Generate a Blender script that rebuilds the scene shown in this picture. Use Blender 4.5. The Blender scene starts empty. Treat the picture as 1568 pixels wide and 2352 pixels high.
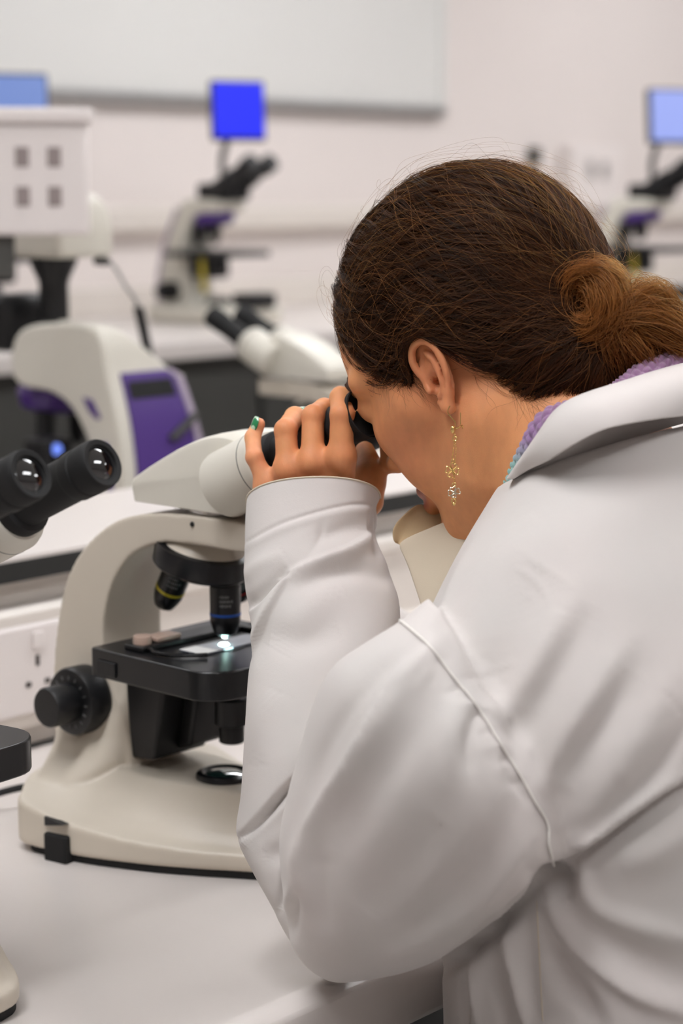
import bpy, bmesh, math, random
import numpy as np
from mathutils import Vector, Matrix
random.seed(7); RNG = np.random.default_rng(7)
SC = bpy.context.scene
COL = SC.collection
PI = math.pi
# ------------------------------------------------------------------ camera frame (used to lay points out in the room)
FPX = 4573.3
_p, _al = math.radians(9.2), math.radians(41.8)
CR = np.array([math.sin(_al), -math.cos(_al), 0.0])
_fh = np.array([math.cos(_al), math.sin(_al), 0.0])
CF = _fh * math.cos(_p) + np.array([0, 0, -math.sin(_p)])
CU = np.cross(CR, CF)
CC = np.array([0.0, -0.858, 1.43])
def W(px, py, d):                      # a measured point at a known distance -> room coordinates
    return CC + d * (CF + CR * (px - 784) / FPX - CU * (py - 1176) / FPX)
def PX(P):
    q = np.asarray(P, float) - CC
    z = q @ CF
    return 784 + FPX * (q @ CR) / z, 1176 - FPX * (q @ CU) / z
def AT(px, py, ax, v):
    r = CF + CR * (px - 784) / FPX - CU * (py - 1176) / FPX
    return CC + r * ((v - CC[ax]) / r[ax])
# ------------------------------------------------------------------ materials
def srgb(r, g, b):
    f = lambda c: (c / 255 / 12.92) if c / 255 <= 0.04045 else ((c / 255 + 0.055) / 1.055) ** 2.4
    return (f(r), f(g), f(b), 1.0)
def mat(name, col, rough=0.5, metal=0.0, var=0.0, vscale=20, bump=0.0, bscale=200, spec=0.5, emit=None, estr=0, sss=0, coat=0, trans=0, ior=1.45, sheen=0, alpha=1):
    m = bpy.data.materials.new(name); m.use_nodes = True
    nt = m.node_tree; b = nt.nodes['Principled BSDF']
    b.inputs['Base Color'].default_value = col
    b.inputs['Roughness'].default_value = rough
    b.inputs['Metallic'].default_value = metal
    b.inputs['Specular IOR Level'].default_value = spec
    b.inputs['IOR'].default_value = ior
    b.inputs['Coat Weight'].default_value = coat
    b.inputs['Transmission Weight'].default_value = trans
    b.inputs['Sheen Weight'].default_value = sheen
    b.inputs['Alpha'].default_value = alpha
    if sss:
        b.inputs['Subsurface Weight'].default_value = sss
        b.inputs['Subsurface Radius'].default_value = (1.0, 0.35, 0.18)
        b.inputs['Subsurface Scale'].default_value = 0.006
    if emit:
        b.inputs['Emission Color'].default_value = emit
        b.inputs['Emission Strength'].default_value = estr
    tc = None
    if var or bump:
        tc = nt.nodes.new('ShaderNodeTexCoord')
    if var:
        n = nt.nodes.new('ShaderNodeTexNoise'); n.inputs['Scale'].default_value = vscale; n.inputs['Detail'].default_value = 4
        mx = nt.nodes.new('ShaderNodeMix'); mx.data_type = 'RGBA'; mx.blend_type = 'MULTIPLY'
        rp = nt.nodes.new('ShaderNodeMapRange'); rp.inputs[1].default_value = 0.3; rp.inputs[2].default_value = 0.7
        rp.inputs[3].default_value = 1 - var; rp.inputs[4].default_value = 1 + var * 0.3
        nt.links.new(tc.outputs['Object'], n.inputs['Vector'])
        nt.links.new(n.outputs['Fac'], rp.inputs[0])
        mx.inputs[0].default_value = 1.0
        mx.inputs[6].default_value = col
        nt.links.new(rp.outputs[0], mx.inputs[7])
        nt.links.new(mx.outputs[2], b.inputs['Base Color'])
    if bump:
        n = nt.nodes.new('ShaderNodeTexNoise'); n.inputs['Scale'].default_value = bscale; n.inputs['Detail'].default_value = 3
        bp = nt.nodes.new('ShaderNodeBump'); bp.inputs['Strength'].default_value = bump; bp.inputs['Distance'].default_value = 0.001
        nt.links.new(tc.outputs['Object'], n.inputs['Vector'])
        nt.links.new(n.outputs['Fac'], bp.inputs['Height'])
        nt.links.new(bp.outputs['Normal'], b.inputs['Normal'])
    return m
M = {}
M['cream'] = mat('cream_enamel', srgb(208, 198, 183), 0.38, var=0.04, vscale=9, bump=0.08, bscale=900)
M['cream_lite'] = mat('light_enamel', srgb(218, 213, 201), 0.4, var=0.03, vscale=9)
M['white_plast'] = mat('white_plastic', srgb(232, 224, 221), 0.45, var=0.03, vscale=6)
M['black'] = mat('black_plastic', srgb(22, 22, 24), 0.42, var=0.2, vscale=30, bump=0.1, bscale=1500)
M['black_gloss'] = mat('black_anodised', srgb(20, 20, 23), 0.28, var=0.15, vscale=30)
M['black_matt'] = mat('black_rubber', srgb(18, 18, 19), 0.7, bump=0.1, bscale=900)
M['stage'] = mat('black_stage_enamel', srgb(24, 24, 26), 0.3, var=0.1, vscale=40)
M['steel'] = mat('steel', (0.62, 0.6, 0.58, 1), 0.25, metal=1.0, var=0.1)
M['lens'] = mat('dark_coated_lens', srgb(14, 14, 18), 0.04, spec=0.9, coat=1.0)
M['purple'] = mat('purple_panel', srgb(82, 55, 130), 0.35, var=0.06, vscale=10)
M['mauve'] = mat('mauve_trim', srgb(172, 158, 176), 0.4)
M['bench'] = mat('pale_bench_laminate', srgb(222, 214, 209), 0.34, var=0.04, vscale=3, bump=0.05, bscale=300)
M['trunk'] = mat('white_trunking', srgb(224, 216, 208), 0.4, var=0.03, vscale=4)
M['edge'] = mat('black_edging', srgb(30, 31, 30), 0.5)
M['dark'] = mat('dark_grey_laminate', srgb(78, 77, 74), 0.6, var=0.1, vscale=3)
M['wall'] = mat('painted_wall', srgb(230, 221, 217), 0.75, var=0.025, vscale=2, bump=0.05, bscale=250)
M['ceil'] = mat('ceiling_tile', srgb(232, 230, 226), 0.85, var=0.03, vscale=6, bump=0.1, bscale=120)
M['floor'] = mat('grey_vinyl_floor', srgb(205, 200, 196), 0.5, var=0.06, vscale=12)
M['board'] = mat('whiteboard_enamel', srgb(226, 225, 222), 0.3, var=0.015, vscale=2)
M['alu'] = mat('brushed_aluminium', (0.55, 0.55, 0.55, 1), 0.4, metal=1.0, var=0.06, vscale=40)
M['hole'] = mat('dark_recess', srgb(52, 46, 44), 0.8)
M['blue_led'] = mat('blue_power_light', srgb(30, 50, 120), .3, emit=srgb(120, 150, 255), estr=1.1)
M['recess'] = mat('shaded_recess', srgb(150, 138, 136), 0.7)
M['blue'] = mat('blue_screen', srgb(8, 10, 30), 0.3, spec=.2, emit=srgb(44, 54, 255), estr=1.0)
M['blue_pale'] = mat('pale_blue_screen', srgb(40, 50, 80), 0.2, emit=srgb(162, 176, 244), estr=0.95)
M['blue_grey'] = mat('grey_blue_screen', srgb(40, 50, 80), 0.2, emit=srgb(120, 144, 205), estr=0.9)
# ------------------------------------------------------------------ object helpers
def link(name, me, m=None, parent=None, loc=None):
    o = bpy.data.objects.new(name, me); COL.objects.link(o)
    if m is not None and me is not None: me.materials.append(m)
    if parent is not None: o.parent = parent
    if loc is not None: o.location = loc
    return o
def thing(name, label, cat, loc=(0, 0, 0), rotz=0.0, group=None):
    o = bpy.data.objects.new(name, None); COL.objects.link(o)
    o.empty_display_size = 0.02
    o.location = loc; o.rotation_euler = (0, 0, rotz)
    return tag(o, label, cat, group)
def tag(o, label, cat=None, group=None, kind=None):
    if label: o['label'] = label
    if cat: o['category'] = cat
    if group: o['group'] = group
    if kind: o['kind'] = kind
    return o
def struct(o, label=None, cat=None):
    o['kind'] = 'structure'
    if label: o['label'] = label
    if cat: o['category'] = cat
    return o
def copy_tree(o, parent=None):
    c = o.copy(); COL.objects.link(c)
    if parent is not None: c.parent = parent
    for ch in list(o.children): copy_tree(ch, c)
    return c
class MB:
    def __init__(s): s.v = []; s.f = []
    def add(s, V, F, T=None):
        n = len(s.v)
        V = [tuple(x) for x in V]
        if T is not None: V = [tuple(T @ Vector(x)) for x in V]
        s.v += V; s.f += [tuple(i + n for i in q) for q in F]; return s
    def box(s, lo, hi, T=None):
        x0, y0, z0 = lo; x1, y1, z1 = hi
        V = [(x0,y0,z0),(x1,y0,z0),(x1,y1,z0),(x0,y1,z0),(x0,y0,z1),(x1,y0,z1),(x1,y1,z1),(x0,y1,z1)]
        F = [(0,3,2,1),(4,5,6,7),(0,1,5,4),(1,2,6,5),(2,3,7,6),(3,0,4,7)]
        return s.add(V, F, T)
    def lathe(s, prof, T=None, n=40):          # prof: (r, z) along local z; closed with caps when r > 0 at the ends
        V, F = [], []
        k = len(prof)
        for r, z in prof:
            for i in range(n):
                a = 2 * PI * i / n
                V.append((r * math.cos(a), r * math.sin(a), z))
        for j in range(k - 1):
            for i in range(n):
                i2 = (i + 1) % n
                F.append((j*n+i, j*n+i2, (j+1)*n+i2, (j+1)*n+i))
        F.append(tuple(range(n - 1, -1, -1))); F.append(tuple((k-1)*n + i for i in range(n)))
        return s.add(V, F, T)
    def rings(s, R, closed=True, cap=True, T=None):      # list of equal-length point rings
        n = len(R[0]); V = [tuple(p) for r in R for p in r]; F = []
        for j in range(len(R) - 1):
            for i in range(n if closed else n - 1):
                i2 = (i + 1) % n
                F.append((j*n+i, j*n+i2, (j+1)*n+i2, (j+1)*n+i))
        if cap and closed:
            F.append(tuple(range(n - 1, -1, -1))); F.append(tuple((len(R)-1)*n + i for i in range(n)))
        return s.add(V, F, T)
    def tube(s, pts, r, n=12, T=None):
        pts = np.array(pts, float); m = len(pts)
        rr = np.full(m, r) if np.isscalar(r) else np.array(r, float)
        tan = np.gradient(pts, axis=0); tan /= np.linalg.norm(tan, axis=1)[:, None] + 1e-12
        a = np.array([0, 0, 1.0]) if abs(tan[0][2]) < 0.9 else np.array([1.0, 0, 0])
        u = np.cross(tan[0], a); u /= np.linalg.norm(u)
        R = []
        for i in range(m):
            u = u - tan[i] * (u @ tan[i]); u /= np.linalg.norm(u); w = np.cross(tan[i], u)
            R.append([pts[i] + rr[i] * (math.cos(2*PI*k/n) * u + math.sin(2*PI*k/n) * w) for k in range(n)])
        return s.rings(R, T=T)
    def prism(s, poly, axis, lo, hi, T=None):           # 2-d outline pushed along an axis
        def P(a, b, c):
            return {'x': (c, a, b), 'y': (a, c, b), 'z': (a, b, c)}[axis]
        n = len(poly); V = [P(a, b, lo) for a, b in poly] + [P(a, b, hi) for a, b in poly]
        F = [tuple(range(n - 1, -1, -1)), tuple(range(n, 2 * n))] + [(i, (i+1) % n, n + (i+1) % n, n + i) for i in range(n)]
        return s.add(V, F, T)
    def mesh(s, name, smooth=35):
        me = bpy.data.meshes.new(name); me.from_pydata(s.v, [], s.f); me.validate()
        bm = bmesh.new(); bm.from_mesh(me); bmesh.ops.recalc_face_normals(bm, faces=bm.faces)
        bm.to_mesh(me); bm.free()
        if smooth:
            me.shade_smooth(); me.set_sharp_from_angle(angle=math.radians(smooth))
        return me
    def build(s, name, m, parent=None, bevel=0.0, seg=3, smooth=35, label=None):
        o = link(name, s.mesh(name, smooth), m, parent)
        if bevel:
            b = o.modifiers.new('Bevel', 'BEVEL'); b.width = bevel; b.segments = seg; b.limit_method = 'ANGLE'; b.angle_limit = math.radians(40)
            b.harden_normals = False
        if label: o['label'] = label
        return o
def frame(origin, zdir, up=(0, 0, 1)):                  # transform whose local z runs along zdir
    z = Vector(zdir).normalized(); u = Vector(up)
    if abs(z.dot(u)) > 0.98: u = Vector((1, 0, 0))
    x = u.cross(z).normalized(); y = z.cross(x)
    T = Matrix.Identity(4)
    for i in range(3): T[i][0] = x[i]; T[i][1] = y[i]; T[i][2] = z[i]; T[i][3] = origin[i]
    return T
def catmull(P, n):                                     # smooth curve through points, n samples per span
    P = np.array(P, float); Q = np.vstack([2*P[0]-P[1], P, 2*P[-1]-P[-2]]); out = []
    for i in range(1, len(Q) - 2):
        for t in np.linspace(0, 1, n, endpoint=False):
            a, b, c, d = Q[i-1], Q[i], Q[i+1], Q[i+2]
            out.append(0.5*((2*b)+(-a+c)*t+(2*a-5*b+4*c-d)*t*t+(-a+3*b-3*c+d)*t**3))
    out.append(P[-1]); return np.array(out)
def solidify(o, t, off=0.0):
    m = o.modifiers.new('Thickness', 'SOLIDIFY'); m.thickness = t; m.offset = off; return o
def subsurf(o, n=2):
    m = o.modifiers.new('Smooth', 'SUBSURF'); m.levels = n; m.render_levels = n; return o
def eval_mesh(o):                                      # bake an object's modifiers into a plain mesh
    dg = bpy.context.evaluated_depsgraph_get(); dg.update()
    return bpy.data.meshes.new_from_object(o.evaluated_get(dg))
def remeshed(mb, voxel, smooth_it=0):                  # one skin round everything in mb
    o = link('tmp', mb.mesh('tmp', 0))
    m = o.modifiers.new('R', 'REMESH'); m.mode = 'VOXEL'; m.voxel_size = voxel
    if smooth_it:
        s = o.modifiers.new('S', 'SMOOTH'); s.factor = 0.5; s.iterations = smooth_it
    me = eval_mesh(o); bpy.data.objects.remove(o); me.shade_smooth(); return me
# ------------------------------------------------------------------ signed-distance modelling
def s_ell(P, c, r, R=None):
    q = P - np.array(c, np.float32)
    if R is not None: q = q @ np.array(R, np.float32)
    r = np.array(r, np.float32)
    k0 = np.linalg.norm(q / r, axis=1); k1 = np.linalg.norm(q / (r * r), axis=1) + 1e-9
    return k0 * (k0 - 1) / k1
def s_cone(P, a, b, ra, rb):
    a = np.array(a, np.float32); b = np.array(b, np.float32); d = b - a
    t = np.clip(((P - a) @ d) / float(d @ d), 0, 1)
    return np.linalg.norm(P - a - t[:, None] * d, axis=1) - (ra + (rb - ra) * t)
def s_path(P, pts, rr):
    out = None
    for i in range(len(pts) - 1):
        v = s_cone(P, pts[i], pts[i+1], rr[i], rr[i+1])
        out = v if out is None else np.minimum(out, v)
    return out
def smin(a, b, k):
    h = np.clip(0.5 + 0.5 * (b - a) / k, 0, 1)
    return b * (1 - h) + a * h - k * h * (1 - h)
def smax(a, b, k): return -smin(-a, -b, k)
def mesh_sdf(f, lo, hi, h, B=8, margin=1.5):
    lo = np.array(lo, float); hi = np.array(hi, float)
    nb = np.ceil((hi - lo) / (h * B)).astype(int)
    ii = np.stack(np.meshgrid(*[np.arange(k) for k in nb], indexing='ij'), -1).reshape(-1, 3)
    cen = (lo + (ii + 0.5) * B * h).astype(np.float32)
    d = np.concatenate([f(cen[i:i+200000]) for i in range(0, len(cen), 200000)])
    ii = ii[np.abs(d) < B * h * 0.87 * margin]
    g = np.arange(B + 1); G = np.stack(np.meshgrid(g, g, g, indexing='ij'), -1)
    N = nb * B + 2
    keyf = lambda I: (I[..., 0] * N[1] + I[..., 1]) * N[2] + I[..., 2]
    VK, VP, Q = [], [], []
    corners = [(a, b, c) for a in (0, 1) for b in (0, 1) for c in (0, 1)]
    edges = [(i, j) for i in range(8) for j in range(i + 1, 8) if sum(abs(corners[i][k] - corners[j][k]) for k in range(3)) == 1]
    for s in range(0, len(ii), 500):
        blk = ii[s:s+500]
        I = blk[:, None, None, None, :] * B + G[None]
        pts = (lo + I * h).astype(np.float32)
        v = f(pts.reshape(-1, 3)).reshape(pts.shape[:-1])
        cv = [v[:, a:a+B, b:b+B, c:c+B] for a, b, c in corners]
        neg = sum((x < 0).astype(int) for x in cv)
        act = (neg > 0) & (neg < 8)
        w = np.nonzero(act)
        if len(w[0]):
            vals = np.stack([x[w] for x in cv], 1)
            acc = np.zeros((len(w[0]), 3)); cnt = np.zeros(len(w[0]))
            for i, j in edges:
                a, b = vals[:, i], vals[:, j]
                c = (a < 0) != (b < 0)
                t = np.where(c, a / np.where(c, a - b, 1), 0)
                p = np.array(corners[i])[None] + t[:, None] * (np.array(corners[j]) - np.array(corners[i]))[None]
                acc += np.where(c[:, None], p, 0); cnt += c
            base = I[w[0], w[1], w[2], w[3]]
            VK.append(keyf(base + 1)); VP.append(lo + (base + acc / cnt[:, None]) * h)
        for ax in range(3):
            sl0 = [slice(None), slice(0, B), slice(0, B), slice(0, B)]; sl1 = list(sl0); sl1[ax+1] = slice(1, B+1)
            a = v[tuple(sl0)] < 0; b = v[tuple(sl1)] < 0
            w = np.nonzero(a != b)
            if not len(w[0]): continue
            base = I[w[0], w[1], w[2], w[3]] + 1
            u1 = np.zeros(3, int); u1[(ax+1) % 3] = 1; u2 = np.zeros(3, int); u2[(ax+2) % 3] = 1
            q = np.stack([keyf(base), keyf(base - u1), keyf(base - u1 - u2), keyf(base - u2)], 1)
            fl = ~a[w]; q[fl] = q[fl][:, ::-1]
            Q.append(q)
    VK = np.concatenate(VK); VP = np.concatenate(VP); Q = np.concatenate(Q)
    o = np.argsort(VK); VK = VK[o]; VP = VP[o]
    ix = np.clip(np.searchsorted(VK, Q), 0, len(VK) - 1)
    ok = (VK[ix] == Q).all(1)
    return VP, ix[ok]
def np_mesh(name, V, F, smooth=True):
    me = bpy.data.meshes.new(name)
    me.vertices.add(len(V)); me.vertices.foreach_set('co', np.asarray(V, np.float32).ravel())
    F = np.asarray(F)
    k = F.shape[1]
    me.loops.add(F.size); me.loops.foreach_set('vertex_index', F.astype(np.int32).ravel())
    me.polygons.add(len(F)); me.polygons.foreach_set('loop_start', (np.arange(len(F)) * k).astype(np.int32))
    me.update(calc_edges=True); me.validate()
    if smooth: me.shade_smooth()
    return me
def co_get(me):
    a = np.empty(len(me.vertices) * 3, np.float32); me.vertices.foreach_get('co', a); return a.reshape(-1, 3).astype(float)
def no_get(me):
    a = np.empty(len(me.vertices) * 3, np.float32); me.vertex_normals.foreach_get('vector', a); return a.reshape(-1, 3).astype(float)
def co_set(me, V):
    me.vertices.foreach_set('co', np.asarray(V, np.float32).ravel()); me.update()
# ------------------------------------------------------------------ the room
BZ = 0.90                                        # near bench height
YS0, YS1, ZS = 0.60, 0.83, 1.09                  # raised spine shelf
YW = 2.95                                        # far wall
XA, XB, YA, ZC = -2.6, 7.6, -3.4, 2.75
def slab(name, lo, hi, m, bevel=0.0, parent=None):
    return MB().box(lo, hi).build(name, m, parent, bevel)
struct(slab('floor', (XA-.1, YA-.1, -.1), (XB+.1, YW+.1, 0), M['floor']))
struct(slab('ceiling', (XA-.1, YA-.1, ZC), (XB+.1, YW+.1, ZC+.1), M['ceil']))
struct(slab('wall_back', (XA-.1, YW, 0), (XB+.1, YW+.1, ZC), M['wall']))
struct(slab('wall_front', (XA-.1, YA-.1, 0), (XB+.1, YA, ZC), M['wall']))
struct(slab('wall_left', (XA-.1, YA, 0), (XA, YW, ZC), M['wall']))
struct(slab('wall_right', (XB, YA, 0), (XB+.1, YW, ZC), M['wall']))
# ceiling lights: recessed panels that give the light of the room
def ceiling_light(x, y, w, d, power, label):
    t = thing('ceiling_light', label, 'ceiling light', (x, y, ZC))
    fr = MB()
    for lo, hi in [((-w/2-.03, -d/2-.03, -.02), (w/2+.03, -d/2, 0)), ((-w/2-.03, d/2, -.02), (w/2+.03, d/2+.03, 0)),
                   ((-w/2-.03, -d/2, -.02), (-w/2, d/2, 0)), ((w/2, -d/2, -.02), (w/2+.03, d/2, 0))]: fr.box(lo, hi)
    fr.build('frame', M['alu'], t)
    m = M.get('lamp%g' % power)
    if m is None:
        m = M['lamp%g' % power] = mat('lit_diffuser', (1, 1, 1, 1), 0.6, emit=(0.97, 0.98, 1.0, 1), estr=power)
    MB().box((-w/2, -d/2, -.012), (w/2, d/2, -.004)).build('diffuser', m, t)
    return t
# ---- near bench (one worktop with a raised front lip), its end panel and the spine behind it
top = MB()
prof = [(-.022, BZ-.042), (-.027, BZ-.037), (-.028, BZ-.006), (-.025, BZ+.004), (-.018, BZ+.008), (-.008, BZ+.0085), (-.001, BZ+.006), (.002, BZ+.0012), (.004, BZ), (YS0, BZ), (YS0, BZ-.042)]
top.prism([(y, z) for y, z in prof], 'x', XA+.02, 5.2)
wt = top.build('bench_worktop', M['bench'], None, .002, 2)
tag(wt, 'long pale laminate bench worktop with rounded front lip under the microscopes and elbow', 'worktop')
cb = thing('bench_cabinet', 'dark cabinet run under the pale bench by the sleeve', 'cabinet', (1.6, 0.3, 0))
MB().box((XA+.02-1.6, -.24, .1), (5.2-1.6, .29, BZ-.042)).build('carcass', M['edge'], cb)
MB().box((XA+.02-1.6, -.19, 0), (5.2-1.6, .29, .1)).build('plinth', M['black_matt'], cb)
sp = thing('service_spine', 'white raised spine with trunking at the back of the near bench', 'bench spine', (1.6, YS0, BZ))
L0, L1 = XA+.02-1.6, 5.2-1.6
MB().box((L0, .012, 0), (L1, YS1-YS0-.012, ZS-BZ-.0236)).build('upstand', M['trunk'], sp)
trk = MB()
trk.prism([(.012, .018), (-.004, .022), (-.008, .03), (-.008, .042), (.0, .046), (.0, .118), (-.008, .122), (-.008, .134), (-.002, .14), (.012, .142)], 'x', L0, L1)
trk.build('trunking', M['trunk'], sp, .0015, 2)
sh = MB(); sh.box((L0, -.01, ZS-BZ-.0235), (L1, YS1-YS0+.01, ZS-BZ-.0035)); sh.build('shelf_edge', M['edge'], sp, .001, 2, label='black edging of the raised shelf')
MB().box((L0, -.0095, ZS-BZ-.0035), (L1, YS1-YS0+.0095, ZS-BZ)).build('shelf_top', M['bench'], sp)
def twin_socket(loc, label, rot=0.0, cat='power socket', cols=2):
    t = thing('power_socket', label, cat, loc, rot)
    MB().box((-.073 if cols == 2 else -.043, -.009, -.043), (.073 if cols == 2 else .043, 0, .043)).build('plate', M['white_plast'], t, .003)
    for cx in ((-.036, .036) if cols == 2 else (0,)):
        MB().box((cx-.002, -.0098, .003), (cx+.002, -.0085, .013)).box((cx-.0145, -.0098, -.016), (cx-.0085, -.0085, -.0115)).box((cx+.0085, -.0098, -.016), (cx+.0145, -.0085, -.0115)).build('pin_holes', M['hole'], t)
        MB().box((cx-.006, -.0125, .02), (cx+.006, -.009, .036)).build('rocker_switch', M['white_plast'], t, .001)
    return t
s = AT(57, 1440, 1, YS0)
twin_socket((s[0]-.036, YS0-.0085, BZ+.082), 'white twin power socket in the spine trunking left of the microscope arm')
# ---- bench on the far side of the spine, and the island it stands on
ob = MB().box((XA+.02, YS1+.002, .838), (5.2, YS1+.72, .88)).build('bench_worktop', M['bench'], None, .003, 2)
tag(ob, 'pale worktop beyond the raised spine, carrying the purple microscope', 'worktop')
oc = MB().box((XA+.02, YS1-.225, .0), (5.2, YS1+.66, .837)).build('bench_cabinet', M['dark'])
tag(oc, 'dark grey cabinet run under the worktop beyond the spine', 'cabinet')
# ---- far counter along the whiteboard wall
ZF = 1.12
YF = float(AT(420, 786, 2, ZF)[1])
fcx = MB().box((XA+.02, YF, ZF-.036), (XB-.02, YW-.001, ZF)).build('far_counter', M['bench'], None, .003, 2)
tag(fcx, 'pale high counter along the wall below the whiteboard', 'counter')
fd = thing('counter_cabinet', 'dark grey cabinet run below the high wall counter', 'cabinet', (2.5, YF+.05, 0))
MB().box((XA+.02-2.5, .0, .08), (XB-.02-2.5, YW-YF-.06, ZF-.037)).build('carcass', M['dark'], fd)
for k in range(12):
    x = -3.9 + k*.75
    MB().box((x+.01, -.018, .12), (x+.74, -.001, ZF-.075)).build('door', M['dark'], fd, .002)
MB().box((XA+.02-2.5, .05, 0), (XB-.02-2.5, YW-YF-.06, .08)).build('plinth', M['edge'], fd)
# wall trunking strips and the whiteboard
wt1 = AT(700, 470, 1, YW)[2]; wt2 = AT(700, 528, 1, YW)[2]
tr = MB(); h = wt1-wt2
tr.prism([(0, 0), (-.03, .002), (-.038, .012), (-.038, h-.012), (-.03, h-.002), (0, h)], 'x', XA+.02, XB-.02)
o = tr.build('wall_trunking', M['trunk'], None, .001); o.location = (0, YW-.0005, wt2)
tag(o, 'long white cable trunking running along the wall below the whiteboard', 'trunking')
lo = AT(700, 636, 1, YW)[2]
o = MB().box((XA+.02, YW-.09, ZF+.0005), (XB-.02, YW-.0015, lo)).build('wall_ledge', M['trunk'], None, .004)
tag(o, 'low white pipe ledge on the wall just above the high counter', 'ledge')
b0 = AT(560, 243, 1, YW-.02); b1 = AT(1012, 240, 1, YW-.02)
wb = thing('whiteboard', 'large whiteboard with a grey lower rail on the far wall', 'whiteboard', (b1[0]-2.0, YW, b0[2]))
MB().box((-2.0, -.018, .02), (2.0, -.001, 1.02)).build('panel', M['board'], wb)
fr = MB()
fr.box((-2.02, -.024, 1.0), (2.02, -.0005, 1.03)); fr.box((-2.02, -.024, -.002), (-1.995, -.0005, 1.0)); fr.box((1.995, -.024, -.002), (2.02, -.0005, 1.0))
fr.build('frame', M['board'], wb)
MB().box((-2.02, -.030, -.006), (2.02, -.0005, .022)).build('lower_rail', M['alu'], wb, .003, label='grey metal lower rail')
# twin socket and a small dark fitting on the far wall
s = AT(1338, 392, 1, YW)
t = thing('wall_socket_box', 'white twin socket box on the far wall above the head', 'socket box', (s[0], YW, s[2]))
MB().box((-.14, -.06, -.12), (.14, -.0005, .08)).build('casing', M['white_plast'], t, .006)
for dx in (-.04, .04): MB().box((dx-.016, -.0625, -.03), (dx+.016, -.0595, .03)).build('socket_slot', M['alu'], t, .002, label='grey slot in the front')
s = AT(1215, 358, 1, YW)
t = thing('wall_clip', 'small dark grey clip on the wall left of the white socket box', 'clip', (s[0], YW, s[2]))
MB().box((-.014, -.04, -.026), (.014, -.0005, .026)).build('grip', M['dark'], t, .004)
MB().box((-.006, -.02, -.09), (.006, -.0005, -.03)).build('stem', M['alu'], t, .002)
# round dark stool on the aisle
s = W(470, 985, 3.35)
# ------------------------------------------------------------------ compact upright microscope (the make on the near bench)
# local frame: optical axis at x = y = 0, bench at z = 0, arm towards +y, the user towards -y
def plan(u):                                   # half outline of the base, front to back
    return [(0, -.094), (.016, -.090), (.030, -.076), (.045, -.052), (.061, -.026), (.081, .012), (.102, .066), (.1105, .112), (.109, .128), (.098, .139), (.06, .168), (.0, .178)]
def base_outline():
    h = catmull(plan(0), 5)
    return [tuple(p) for p in h] + [(-p[0], p[1]) for p in h[-2:0:-1]]
def scope_body_mesh():
    mb = MB()
    out = np.array(base_outline())
    # plateau outline the sides sweep up to
    ang = out.copy()
    inner = np.stack([np.clip(out[:, 0] * .42, -.040, .040), np.clip(out[:, 1] * .80, -.074, .135)], 1)
    ridge = np.interp(out[:, 1], [-.094, -.03, .03, .09, .14, .178], [.020, .021, .026, .035, .046, .05])
    R = [np.c_[out * .985, np.full(len(out), .006)], np.c_[out, np.full(len(out), .009)], np.c_[out, ridge - .003], np.c_[out * .985, ridge]]
    for t in (.06, .15, .3, .5, .7, .85, .95, 1.0):
        zt = ridge + (.062 - ridge) * (t ** 2.1)
        R.append(np.c_[out * .985 * (1 - t) + inner * t, zt])
    R.append(np.c_[inner * .5 + np.array([0, .02]) * .5, np.full(len(out), .0625)])
    mb.rings([list(map(tuple, r)) for r in R])
    # arm: side profile pushed across, rounded by the skinning below
    outer = [(-.066, .2795), (-.03, .280), (.011, .2795), (.056, .275), (.095, .263), (.132, .236), (.155, .202), (.169, .150), (.172, .105), (.172, .04)]
    inn = [(.074, .04), (.078, .08), (.088, .11), (.104, .135), (.108, .160), (.106, .185), (.096, .212), (.078, .235), (.053, .249), (.02, .256), (-.058, .257), (-.066, .262)]
    pl = [tuple(p) for p in catmull(outer, 5)] + [tuple(p) for p in catmull(inn, 5)]
    mb.prism(pl, 'x', -.033, .033)
    # flare where the arm grows out of the base
    fl = []
    for z, a, b, c in [(.045, .078, .162, .098), (.055, .068, .166, .088), (.068, .055, .169, .078), (.085, .044, .171, .075), (.11, .037, .172, .078), (.14, .0335, .1705, .09)]:
        yc, hy = (b + c) / 2, (b - c) / 2
        fl.append([(a * math.copysign(abs(math.cos(t)) ** .6, math.cos(t)), yc + hy * math.copysign(abs(math.sin(t)) ** .6, math.sin(t)), z) for t in np.linspace(0, 2*PI, 40, endpoint=False)])
    mb.rings(fl)
    return remeshed(mb, .0019, 4)
SCOPE_BODY = scope_body_mesh(); SCOPE_BODY.materials.append(M['cream'])
M['print'] = mat('grey_print', srgb(112, 112, 112), 0.6)
M['yellow'] = mat('yellow_ring', srgb(190, 170, 40), 0.5)
M['bluering'] = mat('blue_ring', srgb(20, 70, 150), 0.5)
M['redring'] = mat('red_ring', srgb(150, 30, 30), 0.5)
M['amber'] = mat('pinkish_clear_plastic', srgb(186, 160, 146), 0.25, spec=0.6)
M['glass'] = mat('slide_glass', srgb(205, 210, 225), 0.06, spec=0.7, trans=0.6)
M['paper'] = mat('white_slide_label', srgb(225, 224, 222), 0.7)
M['lamp_disc'] = mat('lit_condenser_lens', (1, 1, 1, 1), 0.3, emit=(0.62, 1.0, 0.9, 1), estr=30)
M['tip_glass'] = mat('objective_front_lens', srgb(225, 232, 230), 0.12, spec=0.8)
TUBE_A = math.radians(25)
TD = Vector((0, -math.cos(TUBE_A), math.sin(TUBE_A)))        # eyepiece tube direction
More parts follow.
